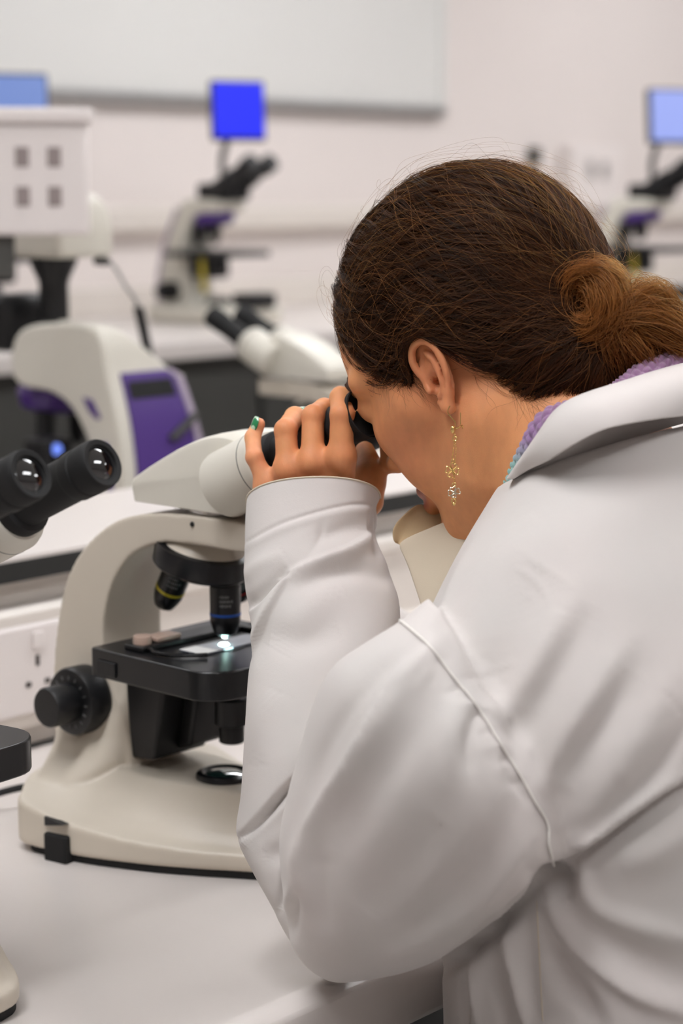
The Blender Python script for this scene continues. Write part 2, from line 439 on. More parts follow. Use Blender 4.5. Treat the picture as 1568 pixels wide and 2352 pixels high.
def objective(parent, T, ring, zlen, label):
    k = zlen
    o = MB().lathe([(.0095, 0), (.0125, .001), (.0128, -.010), (.0115, -.0105), (.0115, -.012), (.0125, -.0125), (.0122, -.030*k), (.0122, -.031*k), (.0122, -.034*k), (.0105, -.039*k), (.0088, -.0425*k), (.006, -.044*k)], T, 36).build('objective', M['black_gloss'], parent, label=label)
    MB().lathe([(.0124, -.0285*k), (.01255, -.0286*k), (.01255, -.0302*k), (.0124, -.0303*k)], T, 36).build('colour_ring', M[ring], o)
    pr = MB()
    for row, (z, n) in enumerate([(-.0165, 5), (-.0195, 7), (-.0225, 6)]):   # rows of tiny engraved marks
        for a0 in (3.6, 5.2):
            for i in range(n):
                a = a0 + i * .13
                c, s = math.cos(a), math.sin(a)
                p = Vector((c * .01262, s * .01262, z * k)); tx = Vector((-s, c, 0)) * .0005; ty = Vector((0, 0, .0009 + .0003 * ((i * 7 + row) % 2)))
                pr.add([p - tx - ty, p + tx - ty, p + tx + ty, p - tx + ty], [(0, 1, 2, 3)], T)
    pr.build('engraved_marks', M['print'], o, smooth=0)
    MB().lathe([(.0058, -.0435*k), (.0042, -.0452*k), (.003, -.0456*k)], T, 24).build('tip', M['steel'], o)
    MB().lathe([(.0030, -.0455*k), (.0022, -.0460*k), (.0008, -.0462*k)], T, 20).build('front_lens', M['tip_glass'], o)
    return o
def compact_scope(loc, rotz, label, group, lit=True):
    t = thing('microscope', label, 'microscope', loc, rotz, group)
    body = link('body', SCOPE_BODY, None, t)
    out = base_outline()
    MB().prism([(x * .95, y * .95 - .002) for x, y in out], 'z', 0, .007).build('base_pad', M['black_matt'], t, .001, 2, label='black rubber foot pad')
    # brightness wheel on the near side of the base
    w = MB(); w.box((-.009, -.012, -.012), (.009, .012, .012))
    o = w.build('brightness_wheel', M['black_matt'], t, .002); o.location = (-.1015, .0835, .0105); o.rotation_euler = (0, 0, math.radians(8))
    MB().prism([(.062, .039), (.085, .0415), (.085, .034)][::-1], 'x', -.1092, -.1030).build('wedge_mark', M['black'], t).location = (-.0003, .010, -.0065)
    # lamp in the base
    lp = MB().lathe([(.0235, .060), (.0235, .065), (.0225, .0665), (.0185, .0675), (.0165, .0665), (.016, .0655)], None, 44).build('lamp_ring', M['black_gloss'], t)
    MB().lathe([(.0162, .064), (.0162, .0655), (.011, .0672), (.004, .0679)], None, 36).build('lamp_lens', mat('dark_green_lens', srgb(30, 60, 58), 0.05, spec=0.9, coat=1) if 'lampl' not in M else M['lampl'], lp)
    # stage block, stage, holder, slide
    sb = MB(); sb.prism([(.086, .148), (.036, .148), (.052, .072), (.080, .069)][::-1], 'x', -.030, .030)
    sb.build('stage_bracket', M['black'], t, .003)
    MB().prism([(.036, .148), (.022, .148), (.034, .082), (.051, .077)][::-1], 'x', -.006, .030).build('focus_block', M['black'], t, .003)
    st = MB()
    pts = []
    for cx, cy, a0, r in [(.075-.012, .078-.004, 0, .006), (-.075+.006, .078-.004, 90, .004), (-.075+.028, -.064+.028, 180, .028), (.075-.028, -.064+.028, 270, .028)]:
        for a in np.linspace(a0, a0 + 90, 7): pts.append((cx + r * math.cos(math.radians(a)), cy + r * math.sin(math.radians(a))))
    st.prism(pts, 'z', .147, .170)
    stg = st.build('stage', M['stage'], t, .0012, 2)
    MB().box((-.0755, .046, .150), (-.0735, .068, .162)).build('stage_stop', M['black'], stg, .001)
    MB().lathe([(.017, .1702), (.017, .1706), (.0135, .1707), (.0134, .1703)], None, 40).build('aperture_ring', M['black_gloss'], stg)
    if lit: MB().lathe([(.0046, .1703), (.0036, .1725), (.001, .1729)], None, 24).build('condenser_lens', M['lamp_disc'], stg, label='small bright lit lens under the objective')
    h = MB(); h.box((-.060, .030, .170), (.066, .052, .1745)); h.box((.050, -.006, .170), (.058, .032, .1742))
    hd = h.build('slide_holder', M['black'], t, .0012)
    MB().tube(catmull([(-.052, .032, .1725), (-.058, .016, .1725), (-.056, .0, .1725), (-.044, -.012, .1725), (-.036, -.018, .1725)], 6), .0016, 8).build('spring_arm', M['black_gloss'], hd)
    MB().lathe([(.0075, .1745), (.0075, .180), (.007, .181), (.003, .1812)], Matrix.Translation((-.049, .042, 0)), 28).build('holder_screw', M['amber'], hd, label='pinkish clear knurled screw')
    MB().box((-.040, .034, .1745), (-.014, .050, .1785)).build('scale_block', M['amber'], hd, .001)
    sl = MB().box((-.036, -.012, .1707), (.040, .0135, .1717)).build('slide', M['glass'], t); sl.hide_render = False
    MB().box((-.036, -.012, .17172), (-.018, .0135, .1719)).build('slide_label', M['paper'], sl)
    # coaxial stage drive hanging below the stage
    dk = MB().lathe([(.0075, .149), (.0075, .136), (.0068, .135), (.0068, .124)], Matrix.Translation((.012, .004, 0)), 28).build('stage_drive', M['black'], t)
    MB().lathe([(.0125, .125), (.0138, .124), (.0138, .104), (.0125, .103)], Matrix.Translation((.012, .004, 0)), 40).build('upper_knob', M['black'], dk)
    MB().lathe([(.0100, .103), (.0104, .102), (.0104, .089), (.0092, .088)], Matrix.Translation((.012, .004, 0)), 40).build('lower_knob', M['black'], dk)
    # focus drive, both sides
    for s in (-1, 1):
        T = frame((s * .033, .124, .1135), (s, 0, 0))
        ck = MB().lathe([(.0265, .0), (.0282, .002), (.0285, .005), (.0285, .020), (.0272, .0225), (.0235, .0235), (.019, .0235)], T, 56).build('coarse_knob', M['black'], t)
        gr = MB()
        for i in range(16):
            a = 2 * PI * i / 16
            gr.box((-.0016, -.0003, -.0004), (.0016, .0003, .0004), T @ Matrix.Translation((.0205 * math.cos(a), .0205 * math.sin(a), .0237)) @ Matrix.Rotation(a, 4, 'Z'))
        gr.build('scale_marks', M['print'], ck, smooth=0) if s < 0 else None
        MB().lathe([(.0165, .023), (.0168, .026), (.0168, .046), (.0155, .048), (.010, .0484), (.002, .0484)], T, 48).build('fine_knob', M['black'], ck)
    # nosepiece: tilted turret under the arm
    ax = Vector((0, math.sin(math.radians(-17)), math.cos(math.radians(-17))))
    oc = Vector((0, .021, .2405))
    T = frame(oc, (0, -.30, .954))
    T = frame((0, .021, .2440), (0, -.25, .968))
    MB().lathe([(.020, .018), (.029, .011), (.033, .006), (.034, .003)], T, 56).build('turret_housing', M['cream'], t)
    npz = MB().lathe([(.030, .006), (.0392, .005), (.0402, .001), (.0402, -.011), (.0385, -.013), (.036, -.0135), (.026, -.0185), (.010, -.0195)], T, 64).build('nosepiece', M['black_gloss'], t)
    # objectives stand round the turret, one of them over the slide
    objective(t, Matrix.Translation((0, -.002, .2325)), 'bluering', 1.2, 'black objective with a blue ring pointing straight down at the slide')
    objective(t, frame((.004, .047, .2410), (-.03, -.50, .86)), 'yellow', 1.3, 'black objective with a yellow ring, tilted towards the arm')
    objective(t, frame((.033, .022, .2300), (-.48, -.25, .86)), 'redring', .85, None)
    # head
    MB().lathe([(.0275, .2775), (.0275, .2845)], Matrix.Translation((0, .0, 0)), 48).build('swivel_ring', M['steel'], t)
    MB().lathe([(.0012, -.001), (.0022, 0), (.0018, .0008)], frame((-.0333, .0, .273), (-1, 0, 0)), 16).build('lock_screw', M['black'], t)
    side = [(.069, .2845), (.071, .300), (.062, .308), (.04, .3205), (.016, .3325), (-.012, .343), (-.034, .3465), (-.050, .343), (-.058, .330), (-.055, .305), (-.046, .2865), (-.03, .2840)]
    sp = np.array(catmull(side, 4)); hb = MB()
    ring = []
    for x, k in [(-.034, .86), (-.032, .95), (-.027, .985), (-.018, 1), (0, 1.01), (.018, 1), (.027, .985), (.032, .95), (.034, .86)]:
        c = np.array([.005, .2846]); q = c + (sp - c) * np.array([.5 + .5 * k, k]); q[:, 1] = np.maximum(q[:, 1], .2845)
        ring.append([(x, a, b) for a, b in q])
    hb.rings(ring)
    hd = hb.build('head', M['cream_lite'], t, .002)
    for s in (-1, 1):
        c = Vector((s * .030, -.050, .3145))
        T = frame(c, TD, (1, 0, 0))
        dr = MB().lathe([(.022, -.020), (.0258, -.018), (.0265, -.015), (.0265, .034), (.0255, .0365), (.0215, .041), (.019, .0415)], T, 56).build('prism_drum', M['cream_lite'], t)
        MB().lathe([(.02655, .0262), (.02665, .0264), (.02665, .0268), (.02655, .027)], T, 56).build('seam_line', M['dark'], dr)
        ep = MB().lathe([(.0185, .038), (.0198, .040), (.0198, .0475), (.0188, .0495), (.0152, .0505), (.0148, .052), (.0148, 0.0965), (.0150, 0.0970), (.0158, 0.0985), (.0158, 0.1065), (.0151, 0.1073), (.0151, 0.1090), (.0158, 0.1095), (.0160, 0.1185), (.0152, 0.1230), (.0148, 0.1235), (.0118, 0.1231), (.0112, 0.1213)], T, 56).build('eyepiece', M['black_matt'], t)
        MB().lathe([(.0115, 0.1190), (.0115, 0.1205), (.0085, 0.1221), (.0045, 0.1229), (.001, 0.1231)], T, 40).build('eyepiece_lens', M['lens'], ep, label='shiny dark glass lens')
    # mains lead from the back of the base
    MB().tube(catmull([(-.03, .170, .028), (-.05, .21, .02), (-.12, .235, .006), (-.22, .215, .0045), (-.36, .245, .0045)], 8), .0032, 8).build('power_lead', M['black_matt'], t)
    return t
SX, SY = 1.094, .246
scope_her = compact_scope((SX, SY, BZ), 0, 'cream microscope with black stage that the person is looking into', 'cream microscopes on the near bench')
scope_left = copy_tree(scope_her)
_pl = W(150, 1070, 1.185); scope_left.rotation_euler = (0, 0, math.radians(5)); scope_left.location = (_pl[0] - .014, _pl[1] + .159, BZ)
scope_left['label'] = 'cream microscope with two free black eyepieces, cut off by the left edge'
pe = W(525, 735, 2.95)
scope_opp = copy_tree(scope_her)
scope_opp.location = (pe[0], pe[1] - .157, .88); scope_opp.rotation_euler = (0, 0, PI)
scope_opp['label'] = 'blurred cream microscope turned away beyond the white spine, near the forehead'
scope_opp['group'] = 'cream microscopes beyond the spine'
if 'group' in scope_opp: del scope_opp['group']

for s in (-1, 1):                                    # turned-up rubber eyecups where she looks in
    T = frame(Vector((s * .030, -.050, .3145)), TD, (1, 0, 0))
    MB().lathe([(.0158, .1180), (.0166, .1190), (.0172, .1250), (.0186, .1365), (.0190, .1395), (.0180, .1398), (.0164, .1372), (.0100, .1362), (.0010, .1360)], T, 48).build('eyecup', M['black_matt'], scope_her)
# ------------------------------------------------------------------ big purple and white microscope seen from behind
def on(px, py, X): 
    q = AT(px, py, 0, X); return (q[1], q[2])
pc = W(262, 950, 2.62); XP = pc[0]
YP0 = pc[1]
pm = thing('microscope', 'large white and purple microscope seen from behind beyond the white spine', 'microscope', (XP + .078, YP0, .88))
def loc(pts): return [(y - YP0, z - .88) for y, z in pts]
px_side = [(22, 815), (36, 770), (68, 748), (140, 742), (210, 752), (234, 790), (246, 860), (268, 960), (281, 1050), (288, 1130)]
px_in = [(228, 1130), (214, 1055), (188, 985), (155, 930), (110, 900), (55, 890), (28, 870)]
poly = loc([on(x, y, XP) for x, y in px_side + px_in])
low = min(p[1] for p in poly)
A = catmull(poly[:10], 4).tolist() + catmull(poly[10:], 4).tolist()
_zt = max(p[1] for p in poly); _zp = loc([on(255, 880, XP)])[0][1]
def far_x(z): return float(np.interp(z, [low, _zp, _zt - .012, _zt], [.078, .052, -.030, -.045]))
m_ = MB(); m_.prism([tuple(p) for p in A], 'x', -.078, .078); m_.v = [(far_x(z) if x > 0 else x, y, z) for x, y, z in m_.v]; m_.build('arm', M['cream_lite'], pm, .012, 4)
yb0, yb1 = min(poly[9][0], poly[10][0]), max(poly[9][0], poly[10][0])
MB().box((-.078, yb0, .03), (.078, yb1, low + .004)).build('column', M['cream_lite'], pm, .01)
MB().box((-.095, yb0 - .01, .0), (.095, yb0 + .27, .05)).build('base', M['cream_lite'], pm, .015, 4)
# purple panel set in the back of the column: follows the back edge of the side profile
back = [p for p in poly[6:10]] + [(yb0 + .0, .06)]
back = catmull(back, 5)
pn = MB(); V = []
n = len(back)
def strip(x0, x1, off, r0=0, r1=None):
    b = back[r0:r1]; V = []
    for y, z in b:
        k = far_x(z) - .078 if z > low else 0; q0 = x0 + (k if x0 > 0 else 0); q1 = x1 + k; V += [(q0, y - off, z), (q1, y - off, z), (q0, y + .01, z), (q1, y + .01, z)]
    F = []
    for i in range(len(b) - 1):
        a, c = 4*i, 4*(i+1)
        F += [(a, a+1, c+1, c), (a+1, a+3, c+3, c+1), (a+2, a, c, c+2), (a+3, a+2, c+2, c+3)]
    F += [(0, 2, 3, 1), (4*len(b)-4, 4*len(b)-3, 4*len(b)-1, 4*len(b)-2)]
    return MB().add(V, F)
strip(-.056, .064, .004, 0).build('back_panel', M['purple'], pm, .0015, label='purple back panel')
strip(-.050, .054, .0055, 1, 4).build('vent_slot', M['black_matt'], pm)
strip(.066, .0785, .004, 0).build('edge_trim', M['mauve'], pm)
latch = MB().box((-.006, -.012, -.004), (.052, .0, .004)); o = latch.build('latch', M['dark'], pm, .002)
bm_ = back[int(n * .42)]; o.location = (.01, bm_[0] - .003, bm_[1]); o.rotation_euler = (0, -.55, 0)
def side_patch(name, px_poly, m):
    q = loc([on(x, y, XP) for x, y in px_poly]); MB().prism(q, 'x', -.0795, -.0760).build(name, m, pm, .001)
side_patch('side_window', [(190, 912), (212, 918), (232, 960), (224, 965), (205, 945)], M['purple'])
side_patch('side_strip', [(238, 1015), (248, 1020), (260, 1130), (247, 1130)], M['purple'])
# under the arm: dark turret, stage and its carrier in the shade of the arch
yy, zz = loc([on(130, 930, XP + .078)])[0]
MB().lathe([(.05, .012), (.055, 0), (.05, -.02), (.03, -.03)], Matrix.Translation((0, yy, zz + .02)), 40).build('nosepiece', M['purple'], pm)
for i, (dx, dy) in enumerate([(0, .02), (.03, -.01), (-.03, -.01)]):
    MB().lathe([(.013, 0), (.013, -.035), (.008, -.05)], Matrix.Translation((dx, yy + dy, zz - .005)), 24).build('objective', M['black'], pm)
MB().box((-.09, yy - .05, zz - .105), (.09, yy + .09, zz - .085)).build('stage', M['black'], pm, .003)
MB().box((-.03, yy - .10, zz - .16), (.03, yy - .02, zz - .07)).build('stage_carrier', M['black'], pm, .004)
# top: black camera port and black binocular at the front
yq, zq = loc([on(125, 742, XP + .078)])[0]
zq = max(p[1] for p in poly)
MB().lathe([(.021, -.004), (.0205, .045), (.022, .052), (.034, .078), (.034, .084), (.0, .084)][:-1], Matrix.Translation((0, yq, zq)), 40).build('camera_port', M['black'], pm, label='black flared camera port on top')
bn = MB()
for s in (-1, 1): bn.lathe([(.02, 0), (.02, .05), (.017, .052), (.017, .10), (.02, .102), (.02, .125), (.014, .126)], frame((s * .031, yq + .09, zq - .03), (0, .86, .5)), 32)
bn.build('binocular', M['black'], pm)
y0_, z0_ = loc([on(5, 830, XP + .078)])[0]
MB().box((-.055, yq + .045, zq - .05), (.055, yq + .12, zq + .03)).build('binocular_housing', M['black'], pm, .015, 3)
# white camera unit and lead plug behind the port
yc, zc = loc([on(135, 620, XP + .1)])[0]
cw = catmull([(-.085, 0), (-.082, .05), (-.06, .082), (-.01, .094), (.05, .09), (.08, .07), (.086, .0)], 6)
o = MB().prism([tuple(p) for p in cw], 'x', -.05, .05).build('camera_unit', M['cream_lite'], pm, .012, 4)
o.location = (0, yq + .012, zq + .084)
MB().lathe([(.006, 0), (.006, .02), (.0035, .03)], frame(tuple(W(222, 599, 2.63) - np.array([XP + .078, YP0, .88])), (-.15, -1, 0)), 16).build('plug', M['dark'], pm)
_o = np.array([XP + .078, YP0, .88])
cab = [tuple(W(*p) - _o) for p in [(238, 600, 2.62), (262, 612, 2.64), (290, 660, 2.72), (318, 705, 2.82), (345, 830, 2.86), (352, 900, 2.87), (356, 1010, 2.88)]] + [(.16, .0, .004)]
MB().tube(catmull(cab, 6), .0028, 8).build('camera_lead', M['alu'], pm)
co = []
for i in range(140):
    a = i * .75; f = i / 139
    p = np.array(cab[3]) * (1 - f) + np.array(cab[4]) * f
    co.append(p + np.array([math.cos(a) * .006, math.sin(a) * .006, 0]))
MB().tube(co, .0022, 6).build('coiled_lead', M['black_matt'], pm)
# display on top, its back towards us
s0 = W(0, 255, 2.62)
ds = thing('screen', '', 'x')
bpy.data.objects.remove(ds)
c = W(88, 398, 2.60)
sc = MB(); sc.box((-.12, -.02, -.083), (.12, .02, .062)); sc.box((-.128, -.028, .062), (.128, .022, .083))
o = sc.build('display_back', M['white_plast'], pm, .006, 3, label='white boxy display housing with four dark recesses')
o.location = (c[0] - (XP + .078) - .02, c[1] - YP0 + .06, c[2] - .88 + .002); o.rotation_euler = (0, 0, math.radians(-41.8))
for dx in (.034, .0755):
    for dz in (.019, -.032): MB().box((dx - .009, -.0215, dz - .013), (dx + .009, -.0185, dz + .013)).build('recess', M['recess'], o, .002)
MB().box((-.02, .0, -.14), (.02, .016, -.08)).build('display_bracket', M['dark'], o, .003)
q = W(134, 1032, 2.66) - np.array([XP + .078, YP0, .88])
cb_ = MB().box((q[0] - .02, q[1] + .004, .04), (q[0] + .03, q[1] + .05, q[2] + .012)).build('control_block', M['black'], pm, .004)
MB().lathe([(.0075, 0), (.0075, .003), (.004, .0045)], frame(tuple(q + np.array([0, .004, 0])), (-.6, -.8, 0)), 20).build('power_light', M['blue_led'], cb_, label='small round blue power light')

# ------------------------------------------------------------------ screen microscopes on the far counter
ZK = .86
def screen_scope(lab, pbase, screen_m):
    t = thing('microscope', lab, 'microscope', (pbase[0], pbase[1], ZF))
    # sizes in metres, user towards -y
    MB().box((-.085, -.15, 0), (.085, .14, .045)).build('base', M['cream_lite'], t, .014, 4)
    arm = catmull([(.135, .03), (.14, .10), (.125, .18), (.095, .26), (.07, .31), (.04, .335), (-.05, .335), (-.07, .32), (-.05, .30), (.0, .295), (.03, .27), (.05, .20), (.045, .10), (.03, .03)], 4); arm = [(a, b * ZK) for a, b in arm]
    MB().prism([tuple(p) for p in arm], 'x', -.045, .045).build('arm', M['cream_lite'], t, .012, 4)
    ed = catmull([(.139, .04), (.144, .10), (.129, .18), (.099, .26), (.074, .312)], 5); ed = [(a, b * ZK) for a, b in ed]
    e = MB(); e.prism([tuple(p) for p in ed] + [(p[0] - .010, p[1]) for p in ed[::-1]], 'x', -.0475, .0475); e.build('edge_trim', M['mauve'], t)
    MB().lathe([(.022, 0), (.022, .03), (.014, .031), (.014, .05)], frame((-.045, .085, .075), (-1, 0, 0)), 32).build('focus_knob', M['black'], t)
    MB().lathe([(.03, .0), (.048, -.004), (.048, -.022), (.035, -.03)], frame((0, -.005, .297 * ZK), (0, .2, .98)), 40).build('nosepiece', M['purple'], t)
    for dx, dy, rx in [(0, -.01, 0), (.028, .018, .3), (-.028, .018, -.3)]:
        MB().lathe([(.012, 0), (.012, -.03), (.006, -.048)], Matrix.Translation((dx, dy, .27 * ZK)), 24).build('objective', M['black'], t)
    MB().box((-.09, -.10, .155), (.09, .07, .170)).build('stage', M['black'], t, .003)
    MB().box((-.03, -.03, .105), (.03, .05, .156)).build('condenser', M['black'], t, .01)
    MB().lathe([(.03, .045), (.03, .055), (.022, .062)], Matrix.Translation((0, -.02, 0)), 32).build('lamp_ring', M['dark'], t)
    MB().tube([(-.065, -.03, .155), (-.065, -.035, .10), (-.065, -.04, .075)], .006, 12).build('stage_drive', M['yellow'], t)
    MB().box((-.04, -.16, .04), (.05, -.10, .075)).build('power_switch_block', M['black'], t, .006)
    bn = MB()
    for s in (-1, 1): bn.lathe([(.02, -.03), (.02, .03), (.017, .032), (.017, .07), (.021, .072), (.021, .10), (.015, .101)], frame((s * .031, -.075, .325), (0, -.88, .47)), 32)
    bn.build('binocular', M['black'], t)
    MB().box((-.045, -.085, .285), (.045, .01, .325)).build('head', M['black'], t, .01)
    MB().tube(catmull([(0, -.04, .31), (0, -.035, .38), (0, -.06, .44)], 5), .008, 12).build('screen_post', M['dark'], t)
    sc = MB().box((-.064, -.010, -.068), (.064, .012, .068)).build('screen_frame', M['edge'], t, .005)
    sc.location = (0, -.085, .487); sc.rotation_euler = (math.radians(-6), 0, math.radians(-28))
    MB().box((-.059, -.0112, -.060), (.059, -.0098, .062)).build('screen', screen_m, sc, label='lit screen')
    return t
p = AT(490, 742, 2, ZF)
s1 = screen_scope('far white microscope topped by a vivid deep blue screen', p, M['blue'])
s2 = copy_tree(s1); s3 = copy_tree(s1)
def relit(t, m):
    for ch in t.children:
        for g in ch.children:
            if g.name.startswith('screen'):
                g.data = g.data.copy(); g.data.materials[0] = m
relit(s2, M['blue_grey']); relit(s3, M['blue_pale'])
q = AT(1515, 640, 2, ZF)
s2['label'] = 'far microscope with a greyish blue screen showing above the white display housing'
s3['label'] = 'far microscope with a pale blue screen at the right edge beyond the hair bun'
# place by where their screens stand
w2 = W(42, 208, 4.25); s2.location = (w2[0], w2[1] + .085, ZF)
w3 = W(1540, 258, 4.9); s3.location = (w3[0], w3[1] + .085, ZF)
# ------------------------------------------------------------------ the person: body as one skin
HP, HY = math.radians(30), math.radians(-11)
_h = np.array([math.sin(HY), math.cos(HY), 0.0])
HF = _h * math.cos(HP) + np.array([0, 0, -math.sin(HP)]); HL = np.array([-_h[1], _h[0], 0.0]); HU = np.cross(HF, HL)
HC = np.array([1.094, .075, 1.272]) - .088 * HF
HM = np.stack([HF, HL, HU], 1)                       # columns: forward, left, up of the head
def h2w(p): return HC + np.asarray(p, float) @ HM.T
def w2h(P): return (np.asarray(P, float) - HC) @ HM
def hray(px, py, b):                                 # head-frame (a, b, u) of an image point on the plane b = const
    r = CF + CR * (px - 784) / FPX - CU * (py - 1176) / FPX
    t = (b - (CC - HC) @ HL) / (r @ HL); return w2h(CC + r * t)
# ear, drawn in its own plane: x backwards, y up (mm)
EAR0 = hray(1003, 866, .0735) + np.array([.002, 0, .0])
_ea = math.radians(7); _et = math.radians(-6)
ES = .87
def ear_pt(x, y, z=0.0):
    x, y, z = x * ES / 1000, y * ES / 1000, z * ES / 1000
    x, y = x * math.cos(_et) - y * math.sin(_et), x * math.sin(_et) + y * math.cos(_et)
    # plane leans out towards the back
    return EAR0 + np.array([-x * math.cos(_ea) + z * math.sin(_ea), x * math.sin(_ea) + z * math.cos(_ea), y])
def f_ear(P):
    Q = P - EAR0.astype(np.float32)
    # to ear coordinates
    xa = -Q[:, 0] * math.cos(_ea) + Q[:, 1] * math.sin(_ea); za = Q[:, 0] * math.sin(_ea) + Q[:, 1] * math.cos(_ea); ya = Q[:, 2]
    x = xa * math.cos(-_et) - ya * math.sin(-_et); y = xa * math.sin(-_et) + ya * math.cos(-_et)
    E = np.stack([x, y, za], 1).astype(np.float32) * 1000 / ES
    hel = catmull([(-8, -2, 0), (-10.5, 7, 1.5), (-11.5, 17, 3.5), (-7.5, 26, 4.5), (1, 30.5, 5), (9.5, 28, 5.5), (15, 20, 6), (16.6, 9, 6), (15.2, -3, 5.2), (11, -14, 4)], 3)
    rr = np.interp(np.linspace(0, 1, len(hel)), [0, .15, .5, .8, 1], [2.4, 3.0, 3.5, 3.1, 2.4])
    d = s_path(E, hel, rr)
    ant = catmull([(1, 20, 1.5), (6.5, 15, 3), (9.2, 7, 4.5), (9.0, -3, 4.6), (5.5, -11, 3.6), (1, -14, 2.6)], 3)
    d = smin(d, s_path(E, ant, np.full(len(ant), 2.9)), 1.6)
    plate = s_ell(E, (3.5, 5, -1.2), (13.5, 25, 2.6))
    d = smin(d, plate, 2.0)
    lobe = smin(s_cone(E, (9, -15, 3), (3.6, -25.5, 3.0), 4.0, 4.8), s_cone(E, (3.6, -25.5, 3), (-2.5, -19, 1), 4.6, 2.6), 3.0)
    d = smin(d, lobe, 2.5)
    con = s_ell(E, (-.3, -3, 4.5), (6.8, 9.2, 8.0))
    d = smax(d, -con, 2.2)
    fos = s_ell(E, (-3.2, 17, 5.0), (4.6, 9.0, 6.4)); d = smax(d, -fos, 1.4)
    scp = s_path(E, catmull([(3, 25, 5), (10.5, 20, 6), (12.8, 9, 6.4), (12, -4, 6)], 3), np.full(10, 1.25)); d = smax(d, -scp, 1.2)
    hole = s_cone(E, (.5, -3.5, 0), (-2, -3, -10), 4.2, 3.2); d = smax(d, -hole, 1.2)
    tra = s_cone(E, (-9.2, -3, 0), (-7.0, -7.5, 2.2), 3.0, 2.8); d = smin(d, tra, 2.2)
    d = smin(d, s_cone(E, (3, 12, -6), (4, -6, -7), 7.5, 6.5), 3.0) if False else d
    root = s_cone(E, (-1, 14, -7), (-2, -10, -7), 5.5, 5.0); d = smin(d, smax(root, -con, 1.5), 3.0)
    d = smax(d, -hole, 1.0)
    return d * ES / 1000
def f_head(Pw):
    P = ((Pw - HC.astype(np.float32)) @ HM.astype(np.float32)).astype(np.float32)
    d = s_ell(P, (-.014, 0, .030), (.092, .073, .093))
    d = smin(d, s_ell(P, (.030, 0, .030), (.064, .061, .066)), .03)          # forehead
    d = smin(d, s_ell(P, (.026, 0, -.040), (.0535, .0575, .066)), .03)        # mid face and jaw
    ab = P.copy(); ab[:, 1] = np.abs(P[:, 1])
    jaw = s_path(ab, [(-.004, .0545, -.050), (.016, .050, -.078), (.060, .018, -.104), (.072, .0, -.106)], [.017, .017, .016, .0165])
    d = smin(d, jaw, .024)
    d = smin(d, s_ell(P, (.040, 0, -.085), (.034, .034, .022)), .02)
    d = smin(d, s_cone(ab, (.064, .035, -.024), (.034, .055, -.016), .0190, .015), .020)   # cheekbones
    d = smin(d, s_ell(ab, (.053, .031, -.050), (.025, .022, .028)), .014)    # cheeks
    d = smax(d, -s_ell(ab, (.098, .032, .002), (.0155, .018, .012)), .010)   # eye hollows
    d = smin(d, s_ell(ab, (.0765, .032, .001), (.0135, .0145, .0125)), .004)  # lids over the eyes
    d = smin(d, s_cone(ab, (.0875, .012, .0185), (.072, .050, .019), .0085, .007), .010)   # brow
    d = smin(d, s_cone(P, (.086, 0, .008), (.102, 0, -.034), .0070, .0095), .010)          # nose
    d = smin(d, s_ell(ab, (.090, .0115, -.0385), (.012, .0085, .0085)), .005)
    d = smax(d, -s_ell(ab, (.094, .0062, -.0465), (.0055, .0032, .0045)), .003)
    d = smin(d, s_cone(ab, (.0885, .0, -.0645), (.075, .021, -.0695), .0072, .0040), .004)  # upper lip
    d = smin(d, s_cone(ab, (.0875, .0, -.0765), (.076, .018, -.0735), .0080, .0045), .004)  # lower lip
    d = smax(d, -s_cone(ab, (.0975, .0, -.0703), (.082, .022, -.0718), .0018, .0012), .002)
    d = smin(d, s_ell(P, (.077, 0, -.108), (.016, .018, .0145)), .012)       # chin
    near = (np.abs(P[:, 0] - EAR0[0]) < .04) & (P[:, 1] > .045) & (np.abs(P[:, 2] - EAR0[2]) < .05)
    if near.any():
        v = d[near]; Q = P[near]
        bowl = s_ell(Q, tuple(ear_pt(-1, -2, 1)), (.0068, .008, .009))
        v = smax(v, -bowl, .003)
        v = smin(v, f_ear(Q), .0025); d[near] = v
    return d
NB = np.array([1.100, -.112, 1.225])                 # base of the neck
def f_neck(P):
    a = h2w((-.028, 0, -.040)); b = NB
    d = s_cone(P, a, b, .057, .060)
    a2 = h2w((-.018, .050, -.045)); b2 = NB + np.array([-.02, .075, -.03])
    return smin(d, s_cone(P, a2, b2, .012, .012), .02)
